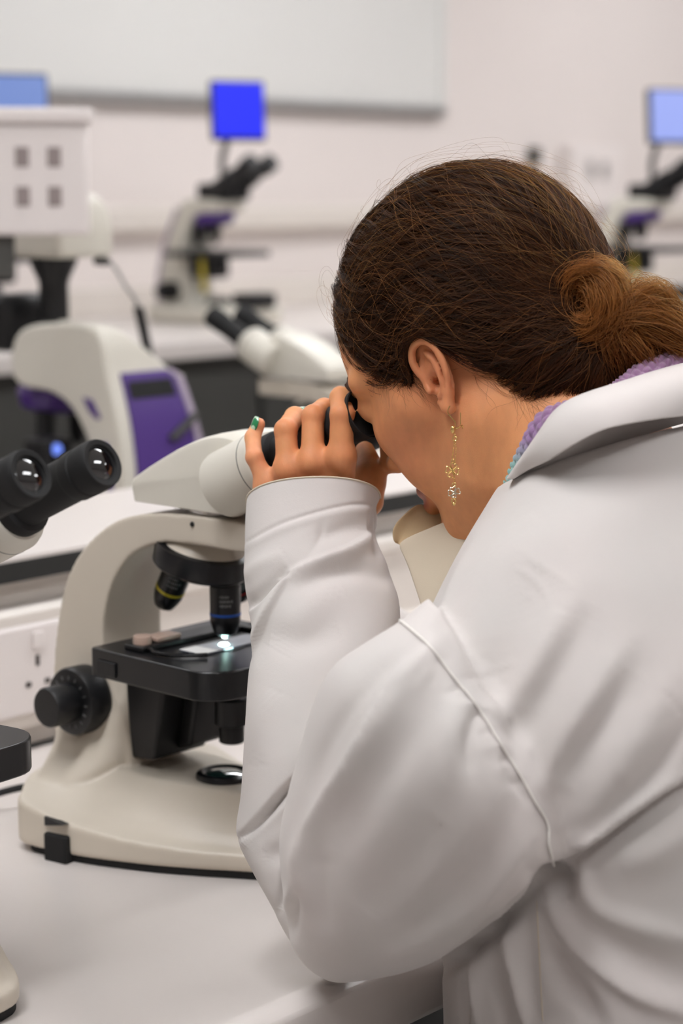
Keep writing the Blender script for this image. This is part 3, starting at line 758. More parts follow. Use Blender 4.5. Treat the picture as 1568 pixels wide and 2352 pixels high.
# ---- left hand: joints read at their distances
def J(px, py, d): return tuple(W(px, py, d))
HD = .004
fing = {
 'little': [J(616, 1118, 1.436), J(584, 1050, 1.436), J(580, 1005, 1.447), J(594, 974, 1.452)],
 'ring':   [J(661, 1080, 1.426), J(656, 988, 1.432), J(676, 957, 1.455), J(704, 953, 1.476)],
 'middle': [J(717, 1062, 1.420), J(719, 956, 1.428), J(744, 938, 1.446), J(768, 944, 1.464)],
 'index':  [J(783, 1048, 1.413), J(785, 953, 1.413), J(782, 914, 1.424), J(781, 908, 1.446)],
}
frad = {'little': [.0072, .0061, .0057, .0048], 'ring': [.0084, .0080, .0072, .0062], 'middle': [.0084, .0080, .0074, .0064], 'index': [.0088, .0083, .0078, .0070]}
WR = W(722, 1190, 1.436); WR2 = W(724, 1290, 1.436)
def f_hand(P):
    out = None
    for k, j in fing.items():
        r = frad[k]
        d = s_cone(P, j[0], j[1], r[0], r[1])
        d = smin(d, s_cone(P, j[1], j[2], r[1], r[2]), .0022)
        d = smin(d, s_cone(P, j[2], j[3], r[2], r[3]), .0022)
        kn = s_ell(P, np.array(j[1]) - CF * .0008, (r[1] * 1.02,) * 3); d = smin(d, kn, .0015)   # knuckle bend
        out = d if out is None else smin(out, d, .0006)
    palm = None
    for k, wr in [('little', (-.017, .004)), ('ring', (-.006, 0)), ('middle', (.005, 0)), ('index', (.016, .003))]:
        a = np.array(fing[k][0]) + CF * .004; b = WR + CR * wr[0] + CF * (.004 + wr[1])
        d = s_cone(P, a, b, .0108, .0125)
        palm = d if palm is None else smin(palm, d, .010)
    for k in fing:                                                   # knuckles of the back of the hand
        palm = smin(palm, s_ell(P, np.array(fing[k][0]) + CF * .0014, (.0080,) * 3), .008)
    out = smin(out, palm, .0042)
    th = [W(842, 1150, 1.448), W(846, 1100, 1.453), W(845, 1062, 1.462), W(838, 1036, 1.472)]
    d = smin(s_path(P, th, [.0125, .0100, .0092, .0074]), s_cone(P, WR + CR * .012 + CF * .008, th[1], .014, .0125), .008)
    out = smin(out, d, .004)
    arm = s_cone(P, WR + CF * .004, WR2 + CF * .004, .0235, .0255)
    arm = smin(arm, s_cone(P, WR2 + CF * .004, W(770, 2060, 1.338), .026, .030), .01)
    return smin(out, arm, .012)
SHL = np.array([1.02, -.125, 1.120]); ELB = W(785, 2050, 1.325)
def f_trunk(P):
    d = s_cone(P, NB, (1.10, -.15, 1.02), .050, .075)
    d = smin(d, s_cone(P, (1.10, -.15, 1.02), (1.10, -.19, .70), .085, .10), .03)
    d = smin(d, s_cone(P, SHL, (1.17, -.12, 1.13), .035, .035), .02)
    d = smin(d, s_cone(P, SHL, ELB, .034, .029), .01)
    return d
def box_of(pts, pad): 
    p = np.array(pts); return p.min(0) - pad, p.max(0) + pad
GR = [(f_head, HC - .165, HC + .165, .004), (f_neck, *box_of([h2w((-.02, 0, -.03)), NB], .11), .022),
      (f_hand, *box_of([j for v in fing.values() for j in v] + [WR2, W(765, 2130, 1.335)], .07), .006),
      (f_trunk, *box_of([NB, (1.10, -.19, .70), SHL, (1.2, -.1, 1.16), ELB], .15), .03)]
def f_body(P):
    out = np.full(len(P), .5, np.float32)
    for f, lo, hi, k in GR:
        m = ((P > lo) & (P < hi)).all(1)
        if m.any(): out[m] = smin(out[m], f(P[m]), k)
    return out
lo, hi = np.min([g[1] for g in GR], 0), np.max([g[2] for g in GR], 0)
bv, bf = mesh_sdf(f_body, lo, hi, .00165)
def skin_material():
    m = mat('skin', srgb(216, 158, 128), 0.5, spec=.35, sss=.22, bump=.12, bscale=1400)
    nt = m.node_tree; b = nt.nodes['Principled BSDF']
    at = nt.nodes.new('ShaderNodeVertexColor'); at.layer_name = 'tone'
    n = nt.nodes.new('ShaderNodeTexNoise'); n.inputs['Scale'].default_value = 55; n.inputs['Detail'].default_value = 5
    rp = nt.nodes.new('ShaderNodeMapRange'); rp.inputs[1].default_value = .3; rp.inputs[2].default_value = .7; rp.inputs[3].default_value = .93; rp.inputs[4].default_value = 1.04
    mx = nt.nodes.new('ShaderNodeMix'); mx.data_type = 'RGBA'; mx.blend_type = 'MULTIPLY'; mx.inputs[0].default_value = 1
    nt.links.new(n.outputs['Fac'], rp.inputs[0]); nt.links.new(at.outputs['Color'], mx.inputs[6]); nt.links.new(rp.outputs[0], mx.inputs[7])
    nt.links.new(mx.outputs[2], b.inputs['Base Color'])
    return m
M['skin'] = skin_material()
person = thing('person', 'person in a white lab coat bending over the microscope, dark hair in a bun', 'person', (1.10, -.17, 0))
def put(name, me, m, parent=None, label=None):
    """mesh given in room coordinates, linked under the person"""
    o = link(name, me, m, parent or person)
    o.matrix_parent_inverse = Matrix.Identity(4)
    off = Vector((0, 0, 0)); q = parent or person
    while q is not None: off += q.location; q = q.parent
    o.location = -off
    if label: o['label'] = label
    return o
me = np_mesh('body', bv, bf)
# skin tones: warmer ears, knuckles, lips, cheeks, a mole
H_ = w2h(bv)
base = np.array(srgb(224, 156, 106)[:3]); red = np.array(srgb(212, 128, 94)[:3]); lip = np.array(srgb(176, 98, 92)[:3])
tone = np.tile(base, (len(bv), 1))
def blend(c, w): 
    global tone
    tone = tone * (1 - w[:, None]) + c * w[:, None]
g = lambda P, c, s: np.exp(-((P - np.asarray(c)) ** 2).sum(1) / s ** 2)
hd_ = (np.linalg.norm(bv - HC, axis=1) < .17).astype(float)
blend(np.array(srgb(238, 172, 126)[:3]), (1 - hd_) * .85)  # lighter than the head: brighter light on the hand put into its colour
blend(red, hd_ * .55 * g(H_, (.055, .045, -.035), .03)); blend(red, hd_ * .6 * g(H_, EAR0 + (-.003, .01, 0), .035))
blend(lip, hd_ * .85 * np.clip(g(np.abs(H_) * [1, .35, 1.6], (.088, 0, .0705 * 1.6), .013) * 1.6, 0, 1) * (H_[:, 2] < -.055) * (H_[:, 0] > .07))
for v in fing.values():
    for j, s in ((v[0], .010), (v[1], .009), (v[3], .008)): blend(red, .55 * g(bv, j, s * 1.25))
blend(np.array(srgb(110, 70, 55)[:3]), .8 * g(bv, W(931, 1014, 1.36), .0012) if False else .0 * hd_)
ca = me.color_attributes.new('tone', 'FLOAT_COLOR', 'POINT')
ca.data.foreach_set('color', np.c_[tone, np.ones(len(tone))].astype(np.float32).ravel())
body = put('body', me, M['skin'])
f_brow = lambda P: smax(f_body(P) - .0011, s_path(P, [h2w(q) for q in [hray(805, 879, .028), hray(811, 886, .036), hray(820, 886, .043), hray(830, 883, .048)]], [.0050, .0050, .0042, .0022]), .0006)
_bc = h2w(hray(813, 886, .038))
_bv, _bf = mesh_sdf(f_brow, _bc - .028, _bc + .028, .0009)
brow = put('eyebrow', np_mesh('eyebrow', _bv, _bf), mat('brow_hair', srgb(64, 44, 34), .8, bump=.5, bscale=1500))
# nails: green lacquer with pale stripes
mg = mat('green_nail_lacquer', srgb(54, 140, 92), 0.18, coat=.6)
nt = mg.node_tree; b_ = nt.nodes['Principled BSDF']
tc = nt.nodes.new('ShaderNodeTexCoord'); wv = nt.nodes.new('ShaderNodeTexWave'); wv.inputs['Scale'].default_value = 95; wv.bands_direction = 'X'
rp = nt.nodes.new('ShaderNodeValToRGB'); rp.color_ramp.elements[0].position = .62; rp.color_ramp.elements[0].color = srgb(44, 132, 84); rp.color_ramp.elements[1].position = .75; rp.color_ramp.elements[1].color = srgb(186, 214, 186)
nt.links.new(tc.outputs['Object'], wv.inputs['Vector']); nt.links.new(wv.outputs['Fac'], rp.inputs[0]); nt.links.new(rp.outputs[0], b_.inputs['Base Color'])
def nail(c, along, normal, w, l, t=.0012):
    T = frame(c, normal, along); z = np.array(T.to_3x3())
    mb = MB(); R = []
    for v in np.linspace(-1, 1, 12):
        row = []
        for u in np.linspace(-1, 1, 12):
            k = math.sqrt(max(0, 1 - (abs(v) ** 2.4)))
            row.append((u * w * (.2 + .8 * k), v * l, .45 * w * (1 - u * u) - .25 * l * v * v * .3))
        R.append(row)
    mb.rings(R, closed=False, T=T)
    o = solidify(put('fingernail', mb.mesh('fingernail', 60), mg), t)
    return o
def fdir(k): 
    v = np.array(fing[k][3]) - np.array(fing[k][2]); return v / np.linalg.norm(v)
nail(W(586, 974, 1.4465), CU * .9 + CR * .25, -CR * .80 - CF * .52 + CU * .25, .0042, .0052)
nail(W(690, 943, 1.460), CR * .8 + CF * .5, CU * .95 - CF * .2, .0048, .0056)
nail(W(779, 899.5, 1.438), CF * .95 - CU * .1, CU * .98 - CF * .15, .0052, .0056)
nail(W(757, 941, 1.476), CF * .8 + CR * .3, CU * .9, .005, .0055)
# ------------------------------------------------------------------ lab coat
def cloth(name, col, var=.05):
    m = mat(name, col, 0.82, sheen=.12)
    nt = m.node_tree; b = nt.nodes['Principled BSDF']; b.inputs['Specular IOR Level'].default_value = .25
    tc = nt.nodes.new('ShaderNodeTexCoord')
    n = nt.nodes.new('ShaderNodeTexNoise'); n.inputs['Scale'].default_value = 9; n.inputs['Detail'].default_value = 5
    rp = nt.nodes.new('ShaderNodeValToRGB')
    c = np.array(col[:3])
    rp.color_ramp.elements[0].position = .35; rp.color_ramp.elements[0].color = (*(c * (.97, .98, .99)), 1)
    rp.color_ramp.elements[1].position = .68; rp.color_ramp.elements[1].color = (*(c * (1.01, .985, 1.0)), 1)
    nt.links.new(tc.outputs['Object'], n.inputs['Vector']); nt.links.new(n.outputs['Fac'], rp.inputs[0])
    # a few small brown specks
    vo = nt.nodes.new('ShaderNodeTexVoronoi'); vo.inputs['Scale'].default_value = 9.0
    lt = nt.nodes.new('ShaderNodeMapRange'); lt.inputs[1].default_value = .012; lt.inputs[2].default_value = .022; lt.inputs[3].default_value = .55; lt.inputs[4].default_value = 0
    nt.links.new(tc.outputs['Object'], vo.inputs['Vector']); nt.links.new(vo.outputs['Distance'], lt.inputs[0])
    mx = nt.nodes.new('ShaderNodeMix'); mx.data_type = 'RGBA'; mx.inputs[7].default_value = srgb(120, 92, 76)
    nt.links.new(lt.outputs[0], mx.inputs[0]); nt.links.new(rp.outputs[0], mx.inputs[6]); nt.links.new(mx.outputs[2], b.inputs['Base Color'])
    w = nt.nodes.new('ShaderNodeTexNoise'); w.inputs['Scale'].default_value = 1100; w.inputs['Detail'].default_value = 2
    w2 = nt.nodes.new('ShaderNodeTexNoise'); w2.inputs['Scale'].default_value = 42; w2.inputs['Detail'].default_value = 3
    ad = nt.nodes.new('ShaderNodeMath'); ad.operation = 'MULTIPLY_ADD'; ad.inputs[1].default_value = .12
    nt.links.new(tc.outputs['Object'], w.inputs['Vector']); nt.links.new(tc.outputs['Object'], w2.inputs['Vector'])
    nt.links.new(w.outputs['Fac'], ad.inputs[0]); nt.links.new(w2.outputs['Fac'], ad.inputs[2])
    bp = nt.nodes.new('ShaderNodeBump'); bp.inputs['Strength'].default_value = .22; bp.inputs['Distance'].default_value = .0022
    nt.links.new(ad.outputs[0], bp.inputs['Height']); nt.links.new(bp.outputs['Normal'], b.inputs['Normal'])
    return m
M['cloth'] = cloth('white_coat_cotton', srgb(215, 209, 204))
M['cloth_warm'] = cloth('yellowed_collar_cotton', srgb(216, 203, 180))
M['cord'] = mat('white_piping', srgb(232, 227, 221), .8)
M['cloth_beige'] = cloth('beige_inner_collar', srgb(204, 180, 142))
def ring(cx, cy, d, hw, tilt, thick, upx, n=56, ex=.92, k=1.0):
    t = math.radians(tilt); c = W(cx, cy, d); s = d / FPX
    A = (CR * math.cos(t) + CU * math.sin(t)) * hw * s * k
    Nn = -CF * math.cos(math.radians(0)); B = (Nn * thick + CU * upx * s) * k
    out = []
    for i in range(n):
        a = 2 * PI * i / n; ca, sa = math.cos(a), math.sin(a)
        out.append(c + A * math.copysign(abs(ca) ** ex, ca) + B * math.copysign(abs(sa) ** ex, sa))
    return out
def ring_lr(L, R, d, thick, upx=0, **kw):
    cx, cy = (L[0] + R[0]) / 2, (L[1] + R[1]) / 2
    hw = math.hypot(R[0] - L[0], R[1] - L[1]) / 2
    return ring(cx, cy, d, hw, math.degrees(math.atan2(-(R[1] - L[1]), R[0] - L[0])), thick, upx, **kw)
def dense(rings, n):                                  # smooth interpolation between rings
    A = np.array(rings); k, m, _ = A.shape
    return catmull(A.reshape(k, m * 3), n).reshape(-1, m, 3)
# forearm sleeve, cuff first
fa = [ring_lr((566, 1152), (873, 1143), 1.440, .036, 50), ring_lr((563, 1200), (863, 1180), 1.438, .038, 46), ring_lr((562, 1255), (866, 1240), 1.434, .041, 40),
      ring_lr((561, 1310), (890, 1300), 1.428, .044, 32), ring_lr((567, 1390), (916, 1380), 1.418, .047, 22), ring_lr((584, 1470), (918, 1465), 1.406, .048, 12), ring_lr((570, 1550), (905, 1560), 1.393, .047, 8),
      ring_lr((562, 1680), (870, 1700), 1.378, .044, 0), ring_lr((553, 1820), (840, 1850), 1.365, .042, -8), ring_lr((543, 1912), (830, 1950), 1.357, .040, -14), ring_lr((575, 1985), (830, 2040), 1.350, .038, -20),
      ring_lr((615, 2055), (830, 2110), 1.344, .036, -24), ring_lr((648, 2120), (830, 2170), 1.340, .032, -24), ring_lr((690, 2185), (810, 2215), 1.338, .022, -20)]
inn = [[p * 0 + q for p, q in zip(r, r)] for r in fa[:1]]
def shrink(r, k, dz=0): 
    r = np.array(r); c = r.mean(0); return c + (r - c) * k + np.array([0, 0, dz])
D = list(dense(fa, 7))
op = [shrink(fa[0], .86, -.055), shrink(fa[0], .90, -.02), shrink(fa[0], .955, -.003), shrink(fa[0], .985, .0008)]
mbf = MB(); mbf.rings([list(map(tuple, r)) for r in op + D])
fore_me = mbf.mesh('fore', 0)
# upper sleeve from the shoulder seam to the elbow
ua = [ring_lr((985, 1370), (1330, 1900), 1.225, .050), ring_lr((922, 1424), (1280, 1985), 1.212, .060), ring_lr((845, 1472), (1236, 2040), 1.215, .068), ring_lr((762, 1532), (1190, 2085), 1.226, .072), ring_lr((717, 1620), (1120, 2130), 1.240, .072),
      ring_lr((690, 1712), (1060, 2168), 1.254, .070), ring_lr((662, 1815), (1000, 2200), 1.268, .066), ring_lr((642, 1915), (930, 2225), 1.282, .062), ring_lr((645, 2010), (875, 2236), 1.295, .056), ring_lr((657, 2085), (838, 2241), 1.306, .050),
      ring_lr((662, 2145), (812, 2244), 1.315, .043), ring_lr((690, 2195), (790, 2246), 1.322, .032), ring_lr((725, 2224), (775, 2246), 1.328, .016)]
up = MB(); up.rings([list(map(tuple, r)) for r in dense(ua, 6)])
# trunk of the coat
def tring(z, yc, w, dp, xc=1.10, n=72, tilt=0.0, ex=.9):
    out = []
    for i in range(n):
        a = 2 * PI * i / n; ca, sa = math.cos(a), math.sin(a)
        y = dp * math.copysign(abs(sa) ** ex, sa)
        out.append((xc + w * math.copysign(abs(ca) ** ex, ca), yc + y, z + tilt * y))
    return out
tr = [tring(.50, -.215, .235, .20), tring(.62, -.21, .225, .185), tring(.74, -.190, .195, .155), tring(.84, -.176, .156, .147), tring(.93, -.166, .148, .143), tring(1.01, -.163, .154, .136), tring(1.09, -.150, .178, .125, tilt=-.25),
      tring(1.15, -.130, .172, .108, tilt=-.35), tring(1.195, -.118, .140, .092, tilt=-.4), tring(1.228, -.114, .104, .080, tilt=-.4), tring(1.255, -.112, .074, .068, tilt=-.4)]
up.rings([list(map(tuple, r)) for r in dense(tr, 5)])
# far sleeve, mostly hidden: it runs forward on the other side
far = [(1.262, -.12, 1.15), (1.33, -.04, 1.05), (1.345, .06, .975), (1.30, .16, .985), (1.22, .22, 1.05)]
fp = catmull(far, 6)
up.tube(fp, np.interp(np.linspace(0, 1, len(fp)), [0, .3, .6, 1], [.075, .072, .06, .05]), 24)
trunk_me = remeshed(up, .0029, 7)
# ---- folds pressed into the cloth
def strokes(me, items, passes=2):
    V = co_get(me); N = no_get(me)
    for it in range(1):
        px, py, z = PX(V.copy()) if False else (None, None, None)
    q = V - CC; z = q @ CF; px = 784 + FPX * (q @ CR) / z; py = 1176 - FPX * (q @ CU) / z
    face = np.clip((-(N * (q / np.linalg.norm(q, axis=1)[:, None])).sum(1) + .25) / .5, 0, 1)
    D = np.zeros(len(V))
    for pts, w, amp, *rest in items:
        skew = rest[0] if rest else 0
        C = catmull(np.array(pts, float), 12)
        x0, y0 = C.min(0) - 3.2 * w; x1, y1 = C.max(0) + 3.2 * w
        m = np.nonzero((px > x0) & (px < x1) & (py > y0) & (py < y1) & (face > 0))[0]
        if not len(m): continue
        X = np.stack([px[m], py[m]], 1)
        best = np.full(len(m), 1e9); bi = np.zeros(len(m), int); side = np.zeros(len(m))
        T = np.gradient(C, axis=0); T /= np.linalg.norm(T, axis=1)[:, None] + 1e-9
        for i in range(len(C)):
            dv = X - C[i]; dd = (dv ** 2).sum(1); k = dd < best
            best[k] = dd[k]; bi[k] = i; side[k] = (T[i, 0] * dv[k, 1] - T[i, 1] * dv[k, 0])
        s = bi / (len(C) - 1); tap = np.clip(np.sin(PI * np.clip(s * .94 + .03, 0, 1)), 0, 1) ** .6
        d = np.sqrt(best)
        if skew:                                     # steep on one side (positive side), long on the other
            ww = np.where(side * skew > 0, w * .38, w * 1.25)
        else: ww = w
        D[m] += amp * np.exp(-(d / ww) ** 2) * tap * face[m]
    V = V + N * D[:, None]
    co_set(me, V)
mm = .001
tf = [ # back and shoulder
 ([(1365, 1390), (1300, 1510), (1225, 1640), (1175, 1720)], 42, -5*mm), ([(1300, 1400), (1235, 1520), (1160, 1630)], 30, 3.5*mm),
 ([(1455, 1545), (1400, 1640), (1330, 1730), (1290, 1800)], 38, -5*mm), ([(1440, 1470), (1350, 1620), (1270, 1760), (1235, 1830)], 32, 4*mm),
 ([(1545, 1560), (1470, 1690), (1390, 1810), (1300, 1930)], 42, 4*mm), ([(1600, 1640), (1510, 1760), (1420, 1850), (1340, 1925)], 22, -3.5*mm),
 ([(1250, 1300), (1185, 1400), (1140, 1520), (1130, 1620)], 62, -8*mm), ([(1230, 1180), (1140, 1290), (1060, 1420)], 30, 2.2*mm), ([(1110, 1210), (1060, 1280), (1010, 1400), (985, 1440)], 14, 2.2*mm), ([(1085, 1235), (1030, 1320), (1000, 1400)], 12, -2.2*mm),
 ([(1130, 1640), (1180, 1690), (1200, 1760)], 14, -2*mm), ([(1050, 1560), (1110, 1545), (1160, 1530)], 7, -1.2*mm), ([(1090, 1545), (1130, 1535), (1170, 1520)], 6, 1.0*mm),
 # the deep crease from the armpit across the side
 ([(1262, 2002), (1320, 1972), (1390, 1930), (1480, 1865), (1560, 1815), (1640, 1790)], 22, -13*mm, -1), ([(1290, 1955), (1370, 1915), (1470, 1845), (1560, 1790)], 26, 5*mm),
 ([(1330, 1965), (1350, 1935), (1400, 1905)], 10, 3*mm),
 ([(1235, 2010), (1280, 2035), (1300, 2070)], 30, -12*mm), ([(1320, 2010), (1345, 2060), (1400, 2105), (1500, 2140), (1600, 2165)], 30, 4.5*mm), ([(1420, 1990), (1500, 1960), (1600, 1900)], 40, 4*mm),
 ([(1300, 2075), (1350, 2140), (1440, 2200), (1560, 2240), (1650, 2260)], 50, -6*mm), ([(1255, 2060), (1290, 2140), (1370, 2220), (1470, 2290), (1600, 2340)], 40, 7*mm, 1),
 ([(1250, 2130), (1290, 2230), (1340, 2300), (1380, 2370)], 26, -8*mm), ([(1150, 2110), (1175, 2230), (1210, 2370)], 16, 6*mm, 1), ([(1125, 2130), (1140, 2240), (1165, 2370)], 20, -7*mm),
 ([(1080, 2180), (1088, 2270), (1097, 2370)], 12, 5*mm, 1), ([(1063, 2200), (1064, 2280), (1070, 2370)], 10, -5*mm), ([(1205, 2080), (1215, 2200), (1225, 2370)], 16, -3*mm),
 ([(1310, 2015), (1240, 2052), (1165, 2112), (1080, 2180), (1020, 2225)], 17, -13*mm),
 # upper sleeve
 ([(925, 1515), (890, 1580), (810, 1725), (746, 1828), (700, 1905)], 8, 2.0*mm, 1), ([(1000, 1500), (985, 1540), (950, 1590)], 8, 1.2*mm),
 ([(985, 1530), (1020, 1515), (1035, 1512)], 6, -1.0*mm), ([(1030, 1590), (1060, 1575), (1078, 1572)], 7, -1.5*mm), ([(1050, 1625), (1085, 1612), (1102, 1608)], 6, 1.3*mm), ([(1075, 1650), (1105, 1638), (1128, 1640)], 7, -1.5*mm),
 ([(1095, 1690), (1130, 1678), (1152, 1680)], 7, -1.3*mm), ([(1110, 1725), (1145, 1712), (1168, 1715)], 7, 1.2*mm), ([(1135, 1752), (1170, 1742), (1188, 1748)], 7, -1.2*mm), ([(1160, 1800), (1195, 1795), (1215, 1800)], 7, -1.0*mm),
 ([(1105, 1500), (1125, 1540), (1150, 1575)], 5, -0.9*mm), ([(1180, 1300), (1230, 1330), (1260, 1380)], 7, 0.7*mm), ([(1520, 1590), (1550, 1620), (1580, 1650)], 5, -0.8*mm), ([(1400, 1770), (1420, 1800), (1435, 1830)], 6, -0.8*mm),
 ([(1010, 1460), (900, 1610), (800, 1760), (720, 1890), (690, 1960)], 26, 4.5*mm), ([(1030, 1560), (940, 1690), (850, 1820), (770, 1960)], 44, -4.5*mm), ([(960, 1470), (850, 1570), (760, 1700), (715, 1800)], 20, -2.0*mm),
 ([(985, 1480), (960, 1520), (900, 1580)], 16, 2.0*mm), ([(1060, 1600), (1030, 1700), (1010, 1830)], 36, 3*mm), ([(1095, 1640), (1075, 1700), (1080, 1780)], 16, -3*mm), ([(1000, 1880), (940, 1990), (850, 2110)], 60, -4*mm),
 ([(1190, 1830), (1130, 1940), (1000, 2080), (880, 2180)], 40, -4*mm), ([(1225, 1930), (1120, 2060), (980, 2160), (860, 2215)], 22, 4*mm), ([(1115, 1660), (1140, 1720), (1150, 1780)], 9, 1.6*mm), ([(1160, 1770), (1190, 1810), (1220, 1850)], 9, -1.6*mm),
 ([(680, 2050), (672, 2100), (664, 2150)], 12, -5*mm), ([(660, 2045), (655, 2090), (650, 2140)], 7, 3*mm), ([(690, 1930), (680, 1990), (690, 2080)], 18, 3*mm), ([(730, 1960), (735, 2060), (745, 2150)], 26, -4*mm),
]
strokes(trunk_me, tf)
def subdiv(me, lv):
    o = link('tmp', me); subsurf(o, lv); r = eval_mesh(o); bpy.data.objects.remove(o); r.shade_smooth(); return r
fore2 = subdiv(fore_me, 2)
ff = [ ([(560, 1248), (640, 1205), (722, 1178), (800, 1160), (862, 1158)], 5, -1.4*mm), ([(560, 1262), (640, 1219), (722, 1192), (800, 1174), (862, 1172)], 10, 1.0*mm),
 ([(565, 1400), (600, 1370), (645, 1328), (668, 1312)], 15, -7*mm, 1), ([(655, 1318), (740, 1285), (800, 1262), (856, 1225)], 20, 7*mm, -1), ([(660, 1320), (625, 1390), (598, 1450), (578, 1500)], 14, 6*mm, -1), ([(690, 1345), (760, 1318), (830, 1312), (900, 1335)], 22, -5*mm), ([(720, 1240), (790, 1215), (845, 1210)], 20, -4*mm),
 ([(620, 1460), (700, 1470), (780, 1440)], 34, -4*mm), ([(640, 1500), (700, 1400), (790, 1360)], 34, 3*mm), ([(860, 1160), (860, 1230), (868, 1280)], 10, -3*mm), ([(740, 1200), (735, 1230), (715, 1270)], 8, -1.2*mm),
 ([(640, 1590), (610, 1660), (600, 1760)], 30, 2.5*mm), ([(690, 1780), (640, 1830), (590, 1885), (548, 1925)], 20, -11*mm, 1), ([(548, 1940), (600, 1895), (650, 1850), (690, 1815)], 16, 6*mm), ([(600, 1960), (640, 1960), (680, 1930)], 26, -3*mm),
 ([(640, 2090), (655, 2040), (660, 1990)], 12, -5*mm), ([(560, 1330), (590, 1300), (650, 1270)], 18, 2*mm),
]
strokes(fore2, ff)
# one garment
def join(name, mes):
    V, F = [], []; n = 0
    bm = bmesh.new()
    for m in mes: bm.from_mesh(m)
    me = bpy.data.meshes.new(name); bm.to_mesh(me); bm.free(); me.shade_smooth(); return me
coat = put('lab_coat', join('lab_coat', [trunk_me, fore2]), M['cloth'], label='white cotton lab coat')
from mathutils.bvhtree import BVHTree
def bvh_of(me):
    return BVHTree.FromPolygons([tuple(v) for v in co_get(me)], [tuple(p.vertices) for p in me.polygons])
BT = bvh_of(trunk_me)
def on_coat(px, py, lift=.0006, bt=None):
    d = Vector(CF + CR * (px - 784) / FPX - CU * (py - 1176) / FPX).normalized()
    h = (bt or BT).ray_cast(Vector(CC), d)
    if h[0] is None: return None
    return np.array(h[0] + h[1] * lift)
sm = [(921, 1429), (985, 1487), (1040, 1560), (1093, 1625), (1150, 1718), (1196, 1790), (1225, 1842), (1254, 1893), (1256, 1940), (1271, 1986)]
pts = [on_coat(*p, .0014) for p in catmull(sm, 8)]; pts = np.array([p for p in pts if p is not None])
for _ in range(3): pts[1:-1] = (pts[:-2] + pts[1:-1] * 2 + pts[2:]) / 4
put('sleeve_seam', MB().tube(catmull(pts, 2), .0009, 8).mesh('sleeve_seam'), M['cord'], coat)
sm = [(1232, 2062), (1236, 2150), (1241, 2250), (1246, 2345)]
pts = [on_coat(*p, -.0002) for p in catmull(sm, 8)]; pts = [p for p in pts if p is not None]
put('side_seam', MB().tube(np.array(pts), .0005, 6).mesh('side_seam'), M['cloth_warm'], coat)
# collar: falls outward over the shoulders, stands round the neck
def sheet(rows, name, m, parent, t=.0014, lv=2, label=None):
    mb = MB(); mb.rings([[tuple(p) for p in r] for r in rows], closed=False)
    o = put(name, mb.mesh(name, 0), m, parent, label); o.data.shade_smooth()
    s = solidify(o, t, 0); subsurf(o, lv)
    return o
Tp = [(1194, 1102, 1.300), (1226, 1030, 1.280), (1262, 957, 1.264), (1298, 922, 1.256), (1345, 901, 1.254), (1420, 877, 1.260), (1500, 851, 1.274), (1568, 832, 1.290), (1680, 806, 1.325)]
Ob = [(1190, 1108, 1.296), (1222, 1088, 1.268), (1262, 1058, 1.242), (1312, 1026, 1.225), (1382, 990, 1.216), (1440, 976, 1.219), (1500, 966, 1.229), (1568, 958, 1.246), (1680, 950, 1.290)]
T3 = catmull([W(*p) for p in Tp], 4)
_ob = []
for p in Ob:
    h = on_coat(p[0], p[1], .0035) if p[0] < 1640 else None
    _ob.append(h if h is not None and np.linalg.norm(h - W(*p)) < .06 else W(*p))
O3 = catmull(_ob, 4)
rows = []
inner = T3 + np.array([0, 0, -.035]) + (np.array([1.10, -.11, 1.24]) - T3) * .10
rows.append(inner); rows.append(T3 * .5 + inner * .5)
for k in (0, .08, .25, .5, .75, 1.0):
    b = math.sin(PI * min(k * 1.0, 1)) * .010
    out = T3 * (1 - k) + O3 * k; outd = (out - np.array([1.10, -.11, 1.24])); outd /= np.linalg.norm(outd, axis=1)[:, None]
    rows.append(out + outd * b)
sheet(rows, 'collar', M['cloth'], coat)
# second layer under the collar: the yoke edge that shows as a lower crease
L1 = [(1236, 1096, 1.262), (1290, 1062, 1.232), (1345, 1030, 1.220), (1400, 1006, 1.214), (1480, 993, 1.222), (1568, 985, 1.242), (1680, 980, 1.285)]
# far lapel
bk = [[(962, 1150, 1.432), (925, 1182, 1.430), (902, 1207, 1.424), (899, 1228, 1.420), (905, 1247, 1.416)],
      [(985, 1165, 1.440), (955, 1190, 1.437), (930, 1215, 1.432), (918, 1235, 1.428), (913, 1250, 1.424)],
      [(1030, 1185, 1.430), (1000, 1200, 1.430), (970, 1220, 1.428), (945, 1238, 1.425), (918, 1252, 1.420)],
      [(1075, 1205, 1.40), (1050, 1215, 1.41), (1010, 1230, 1.415), (965, 1245, 1.415), (925, 1257, 1.413)]]
sheet([[W(*p) for p in r] for r in bk], 'far_collar', M['cloth_beige'], coat)
rim = [np.array(p) for p in D[0]]; put('cuff_edge', MB().tube(np.array(rim + rim[:2]), .0007, 8).mesh('cuff_edge'), M['cloth_warm'], coat)
lp = [[(905, 1246, 1.412), (960, 1222, 1.408), (1040, 1188, 1.40), (1090, 1170, 1.385)], [(925, 1274, 1.410), (970, 1258, 1.405), (1030, 1240, 1.398), (1090, 1230, 1.385)], [(946, 1330, 1.404), (980, 1320, 1.398), (1030, 1310, 1.392), (1090, 1300, 1.38)], [(966, 1392, 1.398), (990, 1390, 1.392), (1030, 1385, 1.385), (1090, 1380, 1.37)], [(985, 1450, 1.39), (1010, 1450, 1.385), (1040, 1450, 1.38), (1090, 1450, 1.36)]]
sheet([[W(*p) for p in r] for r in lp], 'far_lapel', M['cloth_warm'], coat)
